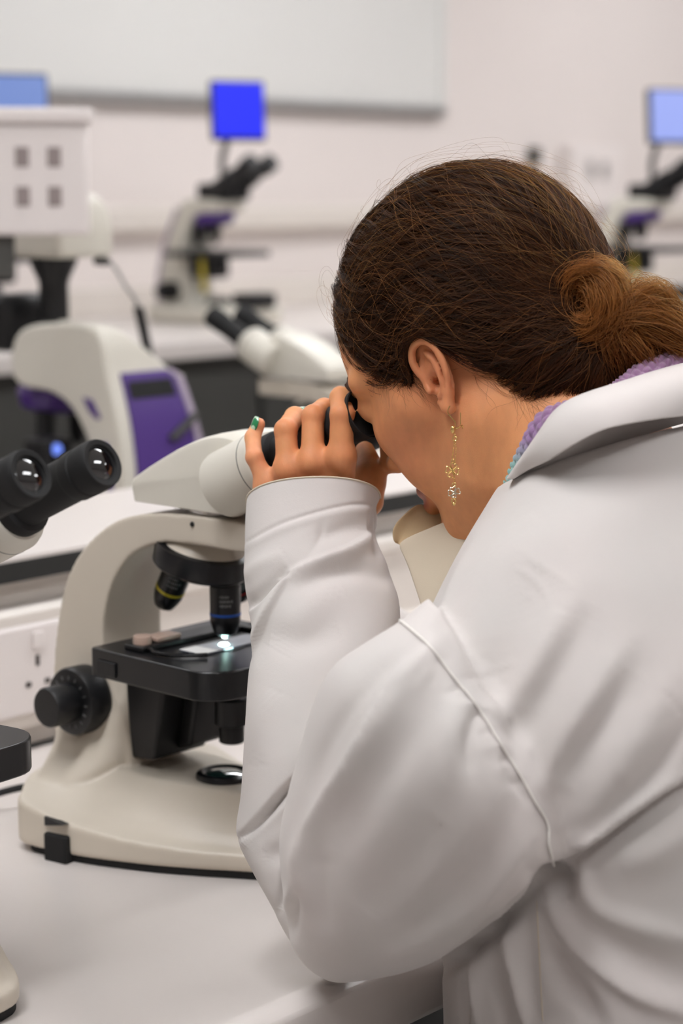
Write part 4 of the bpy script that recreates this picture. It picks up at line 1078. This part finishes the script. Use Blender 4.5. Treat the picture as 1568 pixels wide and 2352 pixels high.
# ---- knitted scarf tucked inside the collar
my = mat('pastel_yarn', srgb(178, 150, 190), .9, sheen=.5, bump=.6, bscale=2500)
nt = my.node_tree; b_ = nt.nodes['Principled BSDF']
tc = nt.nodes.new('ShaderNodeTexCoord'); sx = nt.nodes.new('ShaderNodeSeparateXYZ'); rp = nt.nodes.new('ShaderNodeValToRGB'); mr = nt.nodes.new('ShaderNodeMapRange')
mr.inputs[1].default_value = 1.215; mr.inputs[2].default_value = 1.305
cr = rp.color_ramp; cr.elements[0].position = .1; cr.elements[0].color = srgb(140, 190, 184); cr.elements[1].position = .40; cr.elements[1].color = srgb(150, 196, 190)
e = cr.elements.new(.50); e.color = srgb(160, 160, 180); e = cr.elements.new(.62); e.color = srgb(160, 125, 172); e = cr.elements.new(.9); e.color = srgb(164, 122, 160)
nt.links.new(tc.outputs['Object'], sx.inputs[0]); nt.links.new(sx.outputs['Z'], mr.inputs[0]); nt.links.new(mr.outputs[0], rp.inputs[0]); nt.links.new(rp.outputs[0], b_.inputs['Base Color'])
sp_ = catmull([W(*p) for p in [(1184, 1170, 1.335), (1212, 1095, 1.322), (1238, 1040, 1.303), (1266, 988, 1.292), (1310, 968, 1.285), (1360, 955, 1.287), (1430, 922, 1.292), (1490, 876, 1.300), (1568, 850, 1.314), (1680, 825, 1.34)]], 44)
tg = np.gradient(sp_, axis=0); tg /= np.linalg.norm(tg, axis=1)[:, None]
R_ = []; n = 110
arc = np.r_[0, np.cumsum(np.linalg.norm(np.diff(sp_, axis=0), axis=1))]
u = np.array([0, 0, 1.0])
for i in range(len(sp_)):
    u = u - tg[i] * (u @ tg[i]); u /= np.linalg.norm(u); w = np.cross(tg[i], u); row = []
    for k in range(n):
        a = 2 * PI * k / n
        bump = abs(math.sin(a * 6 + arc[i] * 200)) * abs(math.sin(arc[i] * 640))
        rr = .0116 + .0029 * bump ** .6
        row.append(tuple(sp_[i] + rr * (math.cos(a) * u + math.sin(a) * w)))
    R_.append(row)
put('knitted_scarf', MB().rings(R_).mesh('knitted_scarf', 0), my, person, 'lilac and turquoise knitted scarf').data.shade_smooth()
# ---- earring
au = mat('gold', (.83, .58, .22, 1), .22, metal=1.0); si = mat('pale_gold', (.62, .55, .42, 1), .28, metal=1.0)
def EP(x, y, d=1.312): return W(980 + x * .11050, 920 + y * .11050, d)
ear_o = put('earring', MB().tube(catmull([EP(*p) for p in [(480, 110), (462, 142), (437, 205), (446, 272), (500, 345), (565, 415), (592, 462), (590, 545)]], 6), .00036, 8).mesh('earring'), au, None, 'gold drop earring with two clover charms')
put('back_wire', MB().tube([EP(700, 250, 1.318), EP(702, 380, 1.318), EP(700, 505, 1.317)], .00028, 6).mesh('back_wire'), au, ear_o)
put('clasp', MB().tube(catmull([EP(590, 580), EP(660, 560, 1.313), EP(730, 520, 1.315), EP(750, 585, 1.315)], 5), .0005, 8).mesh('clasp'), au, ear_o)
bd = EP(540, 605); put('bead', MB().lathe([(.0003, .0026), (.0013, .0021), (.0016, .0008), (.0015, -.0008), (.0010, -.0021), (.0003, -.0027)], frame(bd, (0, 0, 1)), 20).mesh('bead', 60), au, ear_o)
def loop(c, r, th, d=1.312, sq=1.0, m=au, name='ring', parent=None):
    c = EP(*c, d); s = r * .1105 * d / FPX
    put(name, MB().tube([c + CR * s * sq * math.cos(a) + CU * s * math.sin(a) for a in np.linspace(0, 2*PI, 25)], th, 8).mesh(name), m, parent or ear_o)
loop((580, 725), 24, .00032, sq=.6); loop((582, 795), 43, .0004)
def chain(name, pts, r):
    P = catmull([EP(*p) for p in pts], 24); mb = MB(); arc = np.r_[0, np.cumsum(np.linalg.norm(np.diff(P, axis=0), axis=1))]
    k = int(arc[-1] / (r * 2.6))
    for i in range(k):
        s = (i + .5) / k * arc[-1]; c = np.array([np.interp(s, arc, P[:, j]) for j in range(3)])
        ax = CR if i % 2 else (CR * .5 - CF * .8)
        mb.tube([c + ax * r * .8 * math.cos(a) + CU * r * 1.6 * math.sin(a) for a in np.linspace(0, 2*PI, 9)], r * .42, 5)
    o = put(name, mb.mesh(name), au, ear_o); o['kind'] = 'stuff' if False else 'thing'; del o['kind']; return o
chain('chain', [(572, 850), (555, 1000), (540, 1120), (528, 1200)], .00042); chain('chain', [(590, 850), (605, 1000), (598, 1130), (582, 1300), (572, 1500), (575, 1690)], .00030)
loop((540, 1260), 40, .0004, sq=.6)
def clover(name, c, petals, m, d=1.311, star=.5):
    c3 = EP(*c, d); mb = MB(); s = .1105 * d / FPX
    for (ang, ln, wd) in petals:
        a = math.radians(ang); e = CR * math.cos(a) + CU * math.sin(a); f = -CR * math.sin(a) + CU * math.cos(a)
        P = [(.15, 0), (.55, .42), (.85, .52), (1.0, .28), (.90, .0), (1.0, -.28), (.85, -.52), (.55, -.42), (.15, 0)]
        mb.tube(catmull([c3 + (e * x * ln + f * y * wd) * s for x, y in P], 4), .00034, 6)
    n = len(petals); V = []
    for i in range(8):
        a = math.radians(petals[0][0] + 45 * i); r = (62 if i % 2 == 1 else 24) * star * s * 1.35
        V.append(c3 + (CR * math.cos(a) + CU * math.sin(a)) * r)
    V2 = [v + CF * .0004 for v in V]
    mb.add(V + V2, [tuple(range(7, -1, -1)), tuple(range(8, 16))] + [(i, (i+1) % 8, 8 + (i+1) % 8, 8 + i) for i in range(8)])
    put(name, mb.mesh(name, 30), m, ear_o)
clover('clover_charm', (530, 1455), [(75, 150, 130), (170, 140, 125), (255, 150, 130), (-10, 135, 125)], au, star=.9)
loop((568, 1745), 34, .00042)
clover('clover_charm', (568, 1915), [(110, 120, 110), (185, 125, 110), (20, 125, 115), (265, 100, 90)], si, star=1.0)
loop((556, 2085), 44, .0005, sq=.85)
put('end_ball', MB().lathe([(.0003, .0012), (.001, .0007), (.0012, 0), (.001, -.0008), (.0003, -.0013)], frame(EP(562, 2145), (0, 0, 1)), 16).mesh('end_ball', 60), au, ear_o)
# ------------------------------------------------------------------ hair: a combed cap, strands over it, and a loose bun
def hair_mat(name, mel, red, rough=.32, rand=.25, dif=(.066, .026, .0105)):
    m = bpy.data.materials.new(name); m.use_nodes = True; nt = m.node_tree
    for n in list(nt.nodes): nt.nodes.remove(n)
    o = nt.nodes.new('ShaderNodeOutputMaterial'); h = nt.nodes.new('ShaderNodeBsdfHairPrincipled')
    h.parametrization = 'MELANIN'
    h.inputs['Melanin'].default_value = mel; h.inputs['Melanin Redness'].default_value = red
    h.inputs['Roughness'].default_value = rough; h.inputs['Radial Roughness'].default_value = .45
    h.inputs['Random Color'].default_value = rand
    at = nt.nodes.new('ShaderNodeAttribute'); at.attribute_name = 'lock'
    ma = nt.nodes.new('ShaderNodeMath'); ma.operation = 'MULTIPLY_ADD'; ma.inputs[1].default_value = -.13; ma.inputs[2].default_value = mel; ma.use_clamp = True
    nt.links.new(at.outputs['Fac'], ma.inputs[0]); nt.links.new(ma.outputs[0], h.inputs['Melanin'])
    h.inputs['Coat'].default_value = .0; h.inputs['IOR'].default_value = 1.40; h.inputs['Tint'].default_value = (1.0, .84, .70, 1)
    df = nt.nodes.new('ShaderNodeBsdfDiffuse'); mr = nt.nodes.new('ShaderNodeMapRange'); mr.inputs[1].default_value = -1.2; mr.inputs[2].default_value = 1.4; mr.inputs[3].default_value = .15; mr.inputs[4].default_value = 2.2
    cm = nt.nodes.new('ShaderNodeMix'); cm.data_type = 'RGBA'; cm.blend_type = 'MULTIPLY'; cm.inputs[0].default_value = 1; cm.inputs[6].default_value = (*dif, 1)
    nt.links.new(at.outputs['Fac'], mr.inputs[0]); nt.links.new(mr.outputs[0], cm.inputs[7]); nt.links.new(cm.outputs[2], df.inputs['Color'])
    ms = nt.nodes.new('ShaderNodeMixShader'); ms.inputs[0].default_value = .55
    nt.links.new(h.outputs[0], ms.inputs[1]); nt.links.new(df.outputs[0], ms.inputs[2]); nt.links.new(ms.outputs[0], o.inputs['Surface']); return m
M['hair'] = hair_mat('dark_brown_hair', .96, .9, .30, .45); M['hair_bun'] = hair_mat('auburn_hair', .43, 1.0, .30, .5, (.29, .115, .036))
M['hair_cap'] = mat('hair_underlayer', srgb(20, 13, 9), .8, bump=.4, bscale=600)
HPOLY = [(.094, .066), (.073, .047), (.066, .026), (.050, .012), (.040, .003), (.034, -.003), (.025, -.006), (.017, .002), (.008, .012), (-.002, .019), (-.016, .012), (-.019, -.004), (-.021, -.020), (-.030, -.046), (-.042, -.064), (-.054, -.086), (-.095, -.104), (-.140, -.06), (-.15, .05), (-.10, .15), (0, .17), (.12, .13)]
def poly2d(x, y, poly):
    d = np.full(len(x), 1e9); s = np.ones(len(x)); n = len(poly)
    for i in range(n):
        ax, ay = poly[i]; bx, by = poly[i - 1]; ex, ey = bx - ax, by - ay; wx, wy = x - ax, y - ay
        t = np.clip((wx * ex + wy * ey) / (ex * ex + ey * ey), 0, 1)
        d = np.minimum(d, (wx - ex * t) ** 2 + (wy - ey * t) ** 2)
        c1 = y >= ay; c2 = y < by; c3 = ex * wy > ey * wx
        s = np.where((c1 & c2 & c3) | (~c1 & ~c2 & ~c3), -s, s)
    return s * np.sqrt(d)
def f_shell(P):                                     # head-frame: the outer form of the combed hair
    d = s_ell(P, (-.0125, 0, .029), (.0965, .0795, .1000))
    d = smin(d, s_ell(P, (.020, 0, .050), (.060, .066, .066)), .02)
    d = smin(d, s_ell(P, (-.064, 0, -.026), (.046, .054, .050)), .025)
    d = smin(d, s_ell(P, (-.050, 0, -.048), (.044, .0615, .046)), .02)
    d = smin(d, s_ell(P, (-.076, 0, -.058), (.034, .046, .040)), .02)
    return d
def f_cap(P): return smax(f_shell(P) + .0012, poly2d(P[:, 0], P[:, 2], HPOLY).astype(np.float32), .010)
cv, cf = mesh_sdf(f_cap, (-.16, -.12, -.1), (.13, .12, .18), .0028)
hair = put('hair', np_mesh('hair', h2w(cv), cf), M['hair_cap'], None, 'dark brown hair combed back into a loose auburn bun')
def grad(f, P, e=.0006):
    g_ = np.stack([f(P + np.eye(3)[i] * e) - f(P - np.eye(3)[i] * e) for i in range(3)], 1); return g_ / (np.linalg.norm(g_, axis=1)[:, None] + 1e-9)
def curves(name, P, rad, m, parent, lock=None):                # P: (n strands, k points, 3) in room coordinates
    n, k, _ = P.shape
    hc = bpy.data.hair_curves.new(name); hc.add_curves([k] * n)
    off = Vector((0, 0, 0)); q = parent
    while q is not None: off += q.location; q = q.parent
    hc.attributes['position'].data.foreach_set('vector', np.asarray(P, np.float32).ravel())
    ra = hc.attributes.get('radius') or hc.attributes.new('radius', 'FLOAT', 'POINT')
    ra.data.foreach_set('value', np.asarray(np.broadcast_to(rad, (n, k)), np.float32).ravel())
    if lock is None: lock = RNG.normal(0, .5, n)
    la = hc.attributes.new('lock', 'FLOAT', 'CURVE'); la.data.foreach_set('value', np.asarray(lock, np.float32))
    hc.materials.append(m)
    o = bpy.data.objects.new(name, hc); COL.objects.link(o); o.parent = parent; o.location = -off
    return o
BUN = hray(1385, 735, .022)
def comb(roots, steps, lift, wave, seed, upb=.42):
    r_ = np.random.default_rng(seed); P = roots.copy(); n = len(P); out = [P.copy()]
    ph = 9 * P[:, 0] * 12 + 60 * P[:, 2] + 40 * P[:, 1]; fr = np.clip((P[:, 0] + .03) / .1, 0, 1)
    L = np.linalg.norm(BUN - P, axis=1) * 1.25
    tgt = BUN + r_.normal(0, .008, (n, 3))
    lk = np.sin(P[:, 2] * 310 + P[:, 0] * 90) * .5 + np.sin(P[:, 2] * 170 - P[:, 1] * 210 + 1.3) * .5   # locks
    for s in range(1, steps):
        f = s / (steps - 1)
        N = grad(f_shell, P); t = tgt - P; t = t - N * (t * N).sum(1)[:, None]; t /= np.linalg.norm(t, axis=1)[:, None] + 1e-9
        side = np.cross(N, t)
        upv = np.array([-.3, 0, 1.0]) - N * (N @ np.array([-.3, 0, 1.0]))[:, None]
        dr = t + upv * (upb * fr * (1 - f) ** 1.5)[:, None] + side * (wave * np.cos(ph + f * (9 + 3 * lk)) * (.4 + fr))[:, None] + r_.normal(0, .02, (n, 3))
        dr -= N * (dr * N).sum(1)[:, None] * .9; dr /= np.linalg.norm(dr, axis=1)[:, None] + 1e-9
        rem = np.linalg.norm(tgt - P, axis=1)
        P = P + dr * np.minimum(L / steps, rem)[:, None]
        N = grad(f_shell, P); h = lift * (.3 + .7 * math.sin(PI * min(f * 1.6, 1) * .5)) + .0022 * (lk * .5 + .5) * math.sin(PI * f)
        P = P - N * (f_shell(P) - h)[:, None]
        ex = (P[:, 0] - EAR0[0] + .001) / .0185; ey = (P[:, 2] - EAR0[2] - .002) / .0290; rr = np.sqrt(ex ** 2 + ey ** 2) + 1e-6
        hit = (rr < 1) & (np.abs(P[:, 1]) > .03)
        k1 = np.where(hit, 1 / rr, 1.0); dirx = ex * k1; diry = ey * k1
        low = hit & (diry < .2); diry = np.where(low, .2 + .5 * (diry + 1) * .3, diry); dirx = np.where(low, np.sign(dirx + .2) * np.sqrt(np.clip(1 - diry ** 2, 0, 1)), dirx)
        P[:, 0] = np.where(hit, EAR0[0] - .001 + dirx * .0185, P[:, 0]); P[:, 2] = np.where(hit, EAR0[2] + .002 + diry * .0290, P[:, 2])
        out.append(P.copy())
    return np.stack(out, 1)
Nv = grad(f_shell, cv); ok = np.abs(f_shell(cv)) < .004
cand = cv[ok]; mid = poly2d(cand[:, 0], cand[:, 2], HPOLY)
def pick(n, w, seed):
    r_ = np.random.default_rng(seed); i = r_.choice(len(cand), n, p=w / w.sum()); return cand[i] + r_.normal(0, .0012, (n, 3))
wt_ = np.where(mid > -.012, 3.0, 1.0) * np.where(cand[:, 1] > -.03, 1.0, .35) * np.where(cand[:, 0] > -.09, 1, .4)
NG = 1500; rg = np.random.default_rng(5)
GD = comb(pick(NG, wt_, 1), 22, rg.uniform(.0, .0036, NG), .5, 2)
gi = rg.integers(0, NG, 11500); kk = np.linspace(0, 1, 22)[None, :, None]
S1 = GD[gi] + rg.normal(0, .00085, (len(gi), 1, 3)) * (1.2 - .4 * np.sin(PI * kk)) + .0007 * np.sin(kk * rg.uniform(3, 14, (len(gi), 1, 3)) + rg.uniform(0, 6, (len(gi), 1, 3)))
LK1 = np.clip(rg.normal(0, 1, NG), -2, 2)[gi] * .5 + np.clip(rg.normal(0, 1, len(gi)), -2, 2) * .35
S0 = comb(pick(3500, wt_, 3), 22, rg.uniform(-.0008, .0012, 3500), .4, 4)
S1 = np.concatenate([S1, S0]); LK1 = np.concatenate([LK1, rg.normal(-.3, .3, 3500)])
def world(S): return (S.reshape(-1, 3) @ HM.T + HC).reshape(S.shape)
tap = np.interp(np.linspace(0, 1, 22), [0, .1, .8, 1], [.6, 1, 1, .5])
curves('combed_strands', world(S1), .000105 * tap[None], M['hair'], hair, LK1)
# loose frizz standing off the outline
nf = 420; S2 = comb(pick(nf, wt_ ** .5, 11), 22, np.random.default_rng(6).uniform(.002, .016, nf) ** 1.0, .9, 12, 1.0)[:, :16]
r2 = np.random.default_rng(13); dr = r2.normal(0, 1, (nf, 1, 3)); k_ = np.linspace(0, 1, 16)[None, :, None]
S2 = S2 + dr * .004 * k_ ** 1.5 + .003 * np.sin(k_ * r2.uniform(4, 12, (nf, 1, 1)) + r2.uniform(0, 6, (nf, 1, 3)))
curves('loose_strands', world(S2), .00005 * np.interp(np.linspace(0, 1, 16), [0, .7, 1], [1, .9, .4])[None], M['hair_bun'], hair)
# short fine hairs along the temple, before the ear and at the nape
def wisps(n, px_lo, px_hi, b, dirs, ln, seed):
    r_ = np.random.default_rng(seed); R = []
    for i in range(n):
        t = r_.uniform(); p = np.array(px_lo) * (1 - t) + np.array(px_hi) * t + r_.normal(0, 7, 2)
        a = hray(p[0], p[1], b); d = np.array(dirs, float) + r_.normal(0, .35, 3); d /= np.linalg.norm(d)
        s = np.cross(d, (0, 1, 0)); l = ln * r_.uniform(.5, 1.3); k = np.linspace(0, 1, 14)[:, None]
        q = a + d * l * k + s * .18 * l * np.sin(k * r_.uniform(2, 5) + r_.uniform(0, 6)) * k
        N = None; q = q - np.array([0, 1, 0]) * 0
        R.append(q)
    return np.array(R)
def drape(S, lift):
    sh = S.shape; P = S.reshape(-1, 3)
    for _ in range(4):
        Pw = h2w(P).astype(np.float32); d = f_body(Pw); e = .0008
        g_ = np.stack([f_body(Pw + (HM[:, i] * e).astype(np.float32)) - f_body(Pw - (HM[:, i] * e).astype(np.float32)) for i in range(3)], 1); g_ /= np.linalg.norm(g_, axis=1)[:, None] + 1e-9
        P = P - g_ * np.clip(d - lift, -.006, .006)[:, None]
    return P.reshape(sh)
Wp = np.concatenate([wisps(90, (905, 850), (960, 860), .066, (-.25, 0, -1), .022, 21), wisps(60, (850, 830), (920, 870), .058, (-.1, 0, -1), .020, 22), wisps(70, (1075, 850), (1240, 925), .062, (-.5, 0, -.7), .026, 23)])
Wp = drape(Wp, .0006)
curves('wispy_strands', world(Wp), .00005 * np.interp(np.linspace(0, 1, 14), [0, .7, 1], [1, .8, .3])[None], M['hair'], hair)
# bun
def bunf(P):
    d = s_ell(P, hray(1378, 720, .022), (.027, .022, .026))
    d = smin(d, s_ell(P, hray(1475, 735, .008), (.024, .024, .022)), .015)
    d = smin(d, s_ell(P, hray(1425, 800, .014), (.022, .02, .026)), .015)
    d = smin(d, s_ell(P, hray(1560, 770, .0), (.026, .024, .018)), .015)
    return d
c0 = hray(1440, 750, .01)
v_, f_ = mesh_sdf(lambda P: bunf(P) + .007, c0 - .075, c0 + .075, .0025)
bun = put('hair_bun', np_mesh('hair_bun', h2w(v_), f_), M['hair_cap'], hair, 'loose auburn bun at the nape')
r3 = np.random.default_rng(31)
def bundle(guide, n, spread, k=26, noise=.0022):
    spread = spread * 1.5; n = int(n * .5)
    G = catmull(guide, 8); arc = np.r_[0, np.cumsum(np.linalg.norm(np.diff(G, axis=0), axis=1))]; s = np.linspace(0, arc[-1], k)
    G = np.stack([np.interp(s, arc, G[:, j]) for j in range(3)], 1)
    off = r3.normal(0, 1, (n, 1, 3)) * spread * (.35 + .65 * np.sin(np.linspace(.25, PI - .1, k)))[None, :, None]
    ph = r3.uniform(0, 6.28, (n, 1, 3)); fq = r3.uniform(2, 9, (n, 1, 3))
    return G[None] + off + noise * np.sin(np.linspace(0, 1, k)[None, :, None] * fq + ph)
B = []
def curl(cx, cy, b, r0, r1, turns, n, spread, a0=0, tilt=.35, sq=1.0):
    g_ = []
    for t in np.linspace(0, 1, int(14 * turns)):
        a = a0 + t * turns * 2 * PI; r = r0 + (r1 - r0) * t
        q = hray(cx, cy, b); e1 = np.array([-1, 0, 0]); e2 = np.array([0, 0, 1.0])
        g_.append(q + e1 * r * math.cos(a) * sq + e2 * r * math.sin(a) + np.array([0, 1, 0]) * (.006 * math.sin(a * .5) + tilt * r * math.cos(a)))
    B.append(bundle(g_, n, spread))
curl(1352, 690, .046, .0165, .006, 1.6, 420, .0022, 2.4); curl(1362, 690, .044, .021, .017, 1.1, 420, .0026, 1.0); curl(1380, 700, .036, .026, .019, 1.2, 380, .003, 0.2)
curl(1352, 695, .049, .0105, .004, 1.5, 220, .0016, 3.6); curl(1375, 660, .036, .018, .012, 1.0, 260, .003, 2.0)
def band(pts, n, spread): B.append(bundle([hray(*p) for p in pts], n, spread))
band([(1300, 760, .036), (1340, 775, .046), (1400, 745, .048), (1450, 690, .040), (1500, 665, .03), (1535, 690, .024), (1545, 740, .02)], 380, .0032)
band([(1390, 740, .046), (1440, 720, .044), (1500, 715, .036), (1555, 745, .026), (1600, 790, .01)], 380, .0034)
band([(1380, 730, .046), (1410, 790, .044), (1425, 840, .036), (1432, 880, .028), (1425, 900, .022)], 360, .0028)
band([(1420, 740, .042), (1460, 790, .040), (1490, 830, .030), (1480, 860, .022)], 320, .003)
band([(1350, 780, .040), (1380, 830, .038), (1420, 850, .032), (1450, 830, .030)], 300, .003)
band([(1310, 800, .036), (1340, 840, .036), (1330, 880, .03)], 200, .003)
band([(1440, 700, .034), (1470, 660, .028), (1520, 690, .018), (1560, 740, .006), (1610, 800, -.01)], 320, .0035)
band([(1450, 760, .034), (1500, 770, .030), (1560, 800, .02), (1620, 830, .0)], 300, .003)
S3 = np.concatenate(B)
curves('bun_strands', world(S3), .00013 * np.interp(np.linspace(0, 1, 26), [0, .1, .85, 1], [.6, 1, .9, .4])[None], M['hair_bun'], bun)
nf = 160; q = S3[r3.integers(0, len(S3), nf)]; k_ = np.linspace(0, 1, 26)[None, :, None]
S4 = q + r3.normal(0, .006, (nf, 1, 3)) * k_ + .004 * np.sin(k_ * r3.uniform(3, 9, (nf, 1, 3)) + r3.uniform(0, 6, (nf, 1, 3)))
curves('flyaway_strands', world(S4), .00005, M['hair_bun'], bun)
# ------------------------------------------------------------------ light, camera
LPS = [14, 14, 11, 24, 18, 14, 11, 17, 18]
for i, (x, y) in enumerate([(0.2, -1.6), (2.4, -1.6), (4.6, -1.6), (0.2, 0.1), (2.4, 0.1), (4.6, 0.1), (1.3, 1.9), (3.5, 1.9), (5.7, 1.9)]):
    ceiling_light(x, y, 1.2, .3, LPS[i], 'bright ceiling light panel, %s of the room' % ['rear left', 'rear middle', 'rear right', 'left', 'middle', 'right', 'far left', 'far middle', 'far right'][i])
wd = bpy.data.worlds.new('World'); SC.world = wd; wd.use_nodes = True
wd.node_tree.nodes['Background'].inputs[0].default_value = (1, .97, .94, 1); wd.node_tree.nodes['Background'].inputs[1].default_value = 0.4
cd = bpy.data.cameras.new('Camera'); cam = bpy.data.objects.new('Camera', cd); COL.objects.link(cam)
cd.sensor_fit = 'HORIZONTAL'; cd.sensor_width = 24; cd.lens = 70
Rm = Matrix(((CR[0], CU[0], -CF[0]), (CR[1], CU[1], -CF[1]), (CR[2], CU[2], -CF[2]))).to_4x4()
Rm.translation = Vector(CC); cam.matrix_world = Rm
cd.clip_start = .05; cd.clip_end = 50
cd.dof.use_dof = True; cd.dof.focus_distance = 1.36; cd.dof.aperture_fstop = 5.0
SC.camera = cam
SC.view_settings.view_transform = 'Standard'; SC.view_settings.look = 'None'; SC.view_settings.gamma = 1; SC.view_settings.exposure = 0.0
SC.view_settings.use_curve_mapping = False
SC.cycles.max_bounces = 6; SC.cycles.diffuse_bounces = 3; SC.cycles.glossy_bounces = 3; SC.cycles.use_adaptive_sampling = True; SC.cycles.adaptive_threshold = 0.06; SC.cycles.caustics_reflective = False; SC.cycles.caustics_refractive = False
SC.cycles.use_denoising = True
SC.cycles.sample_clamp_indirect = 6
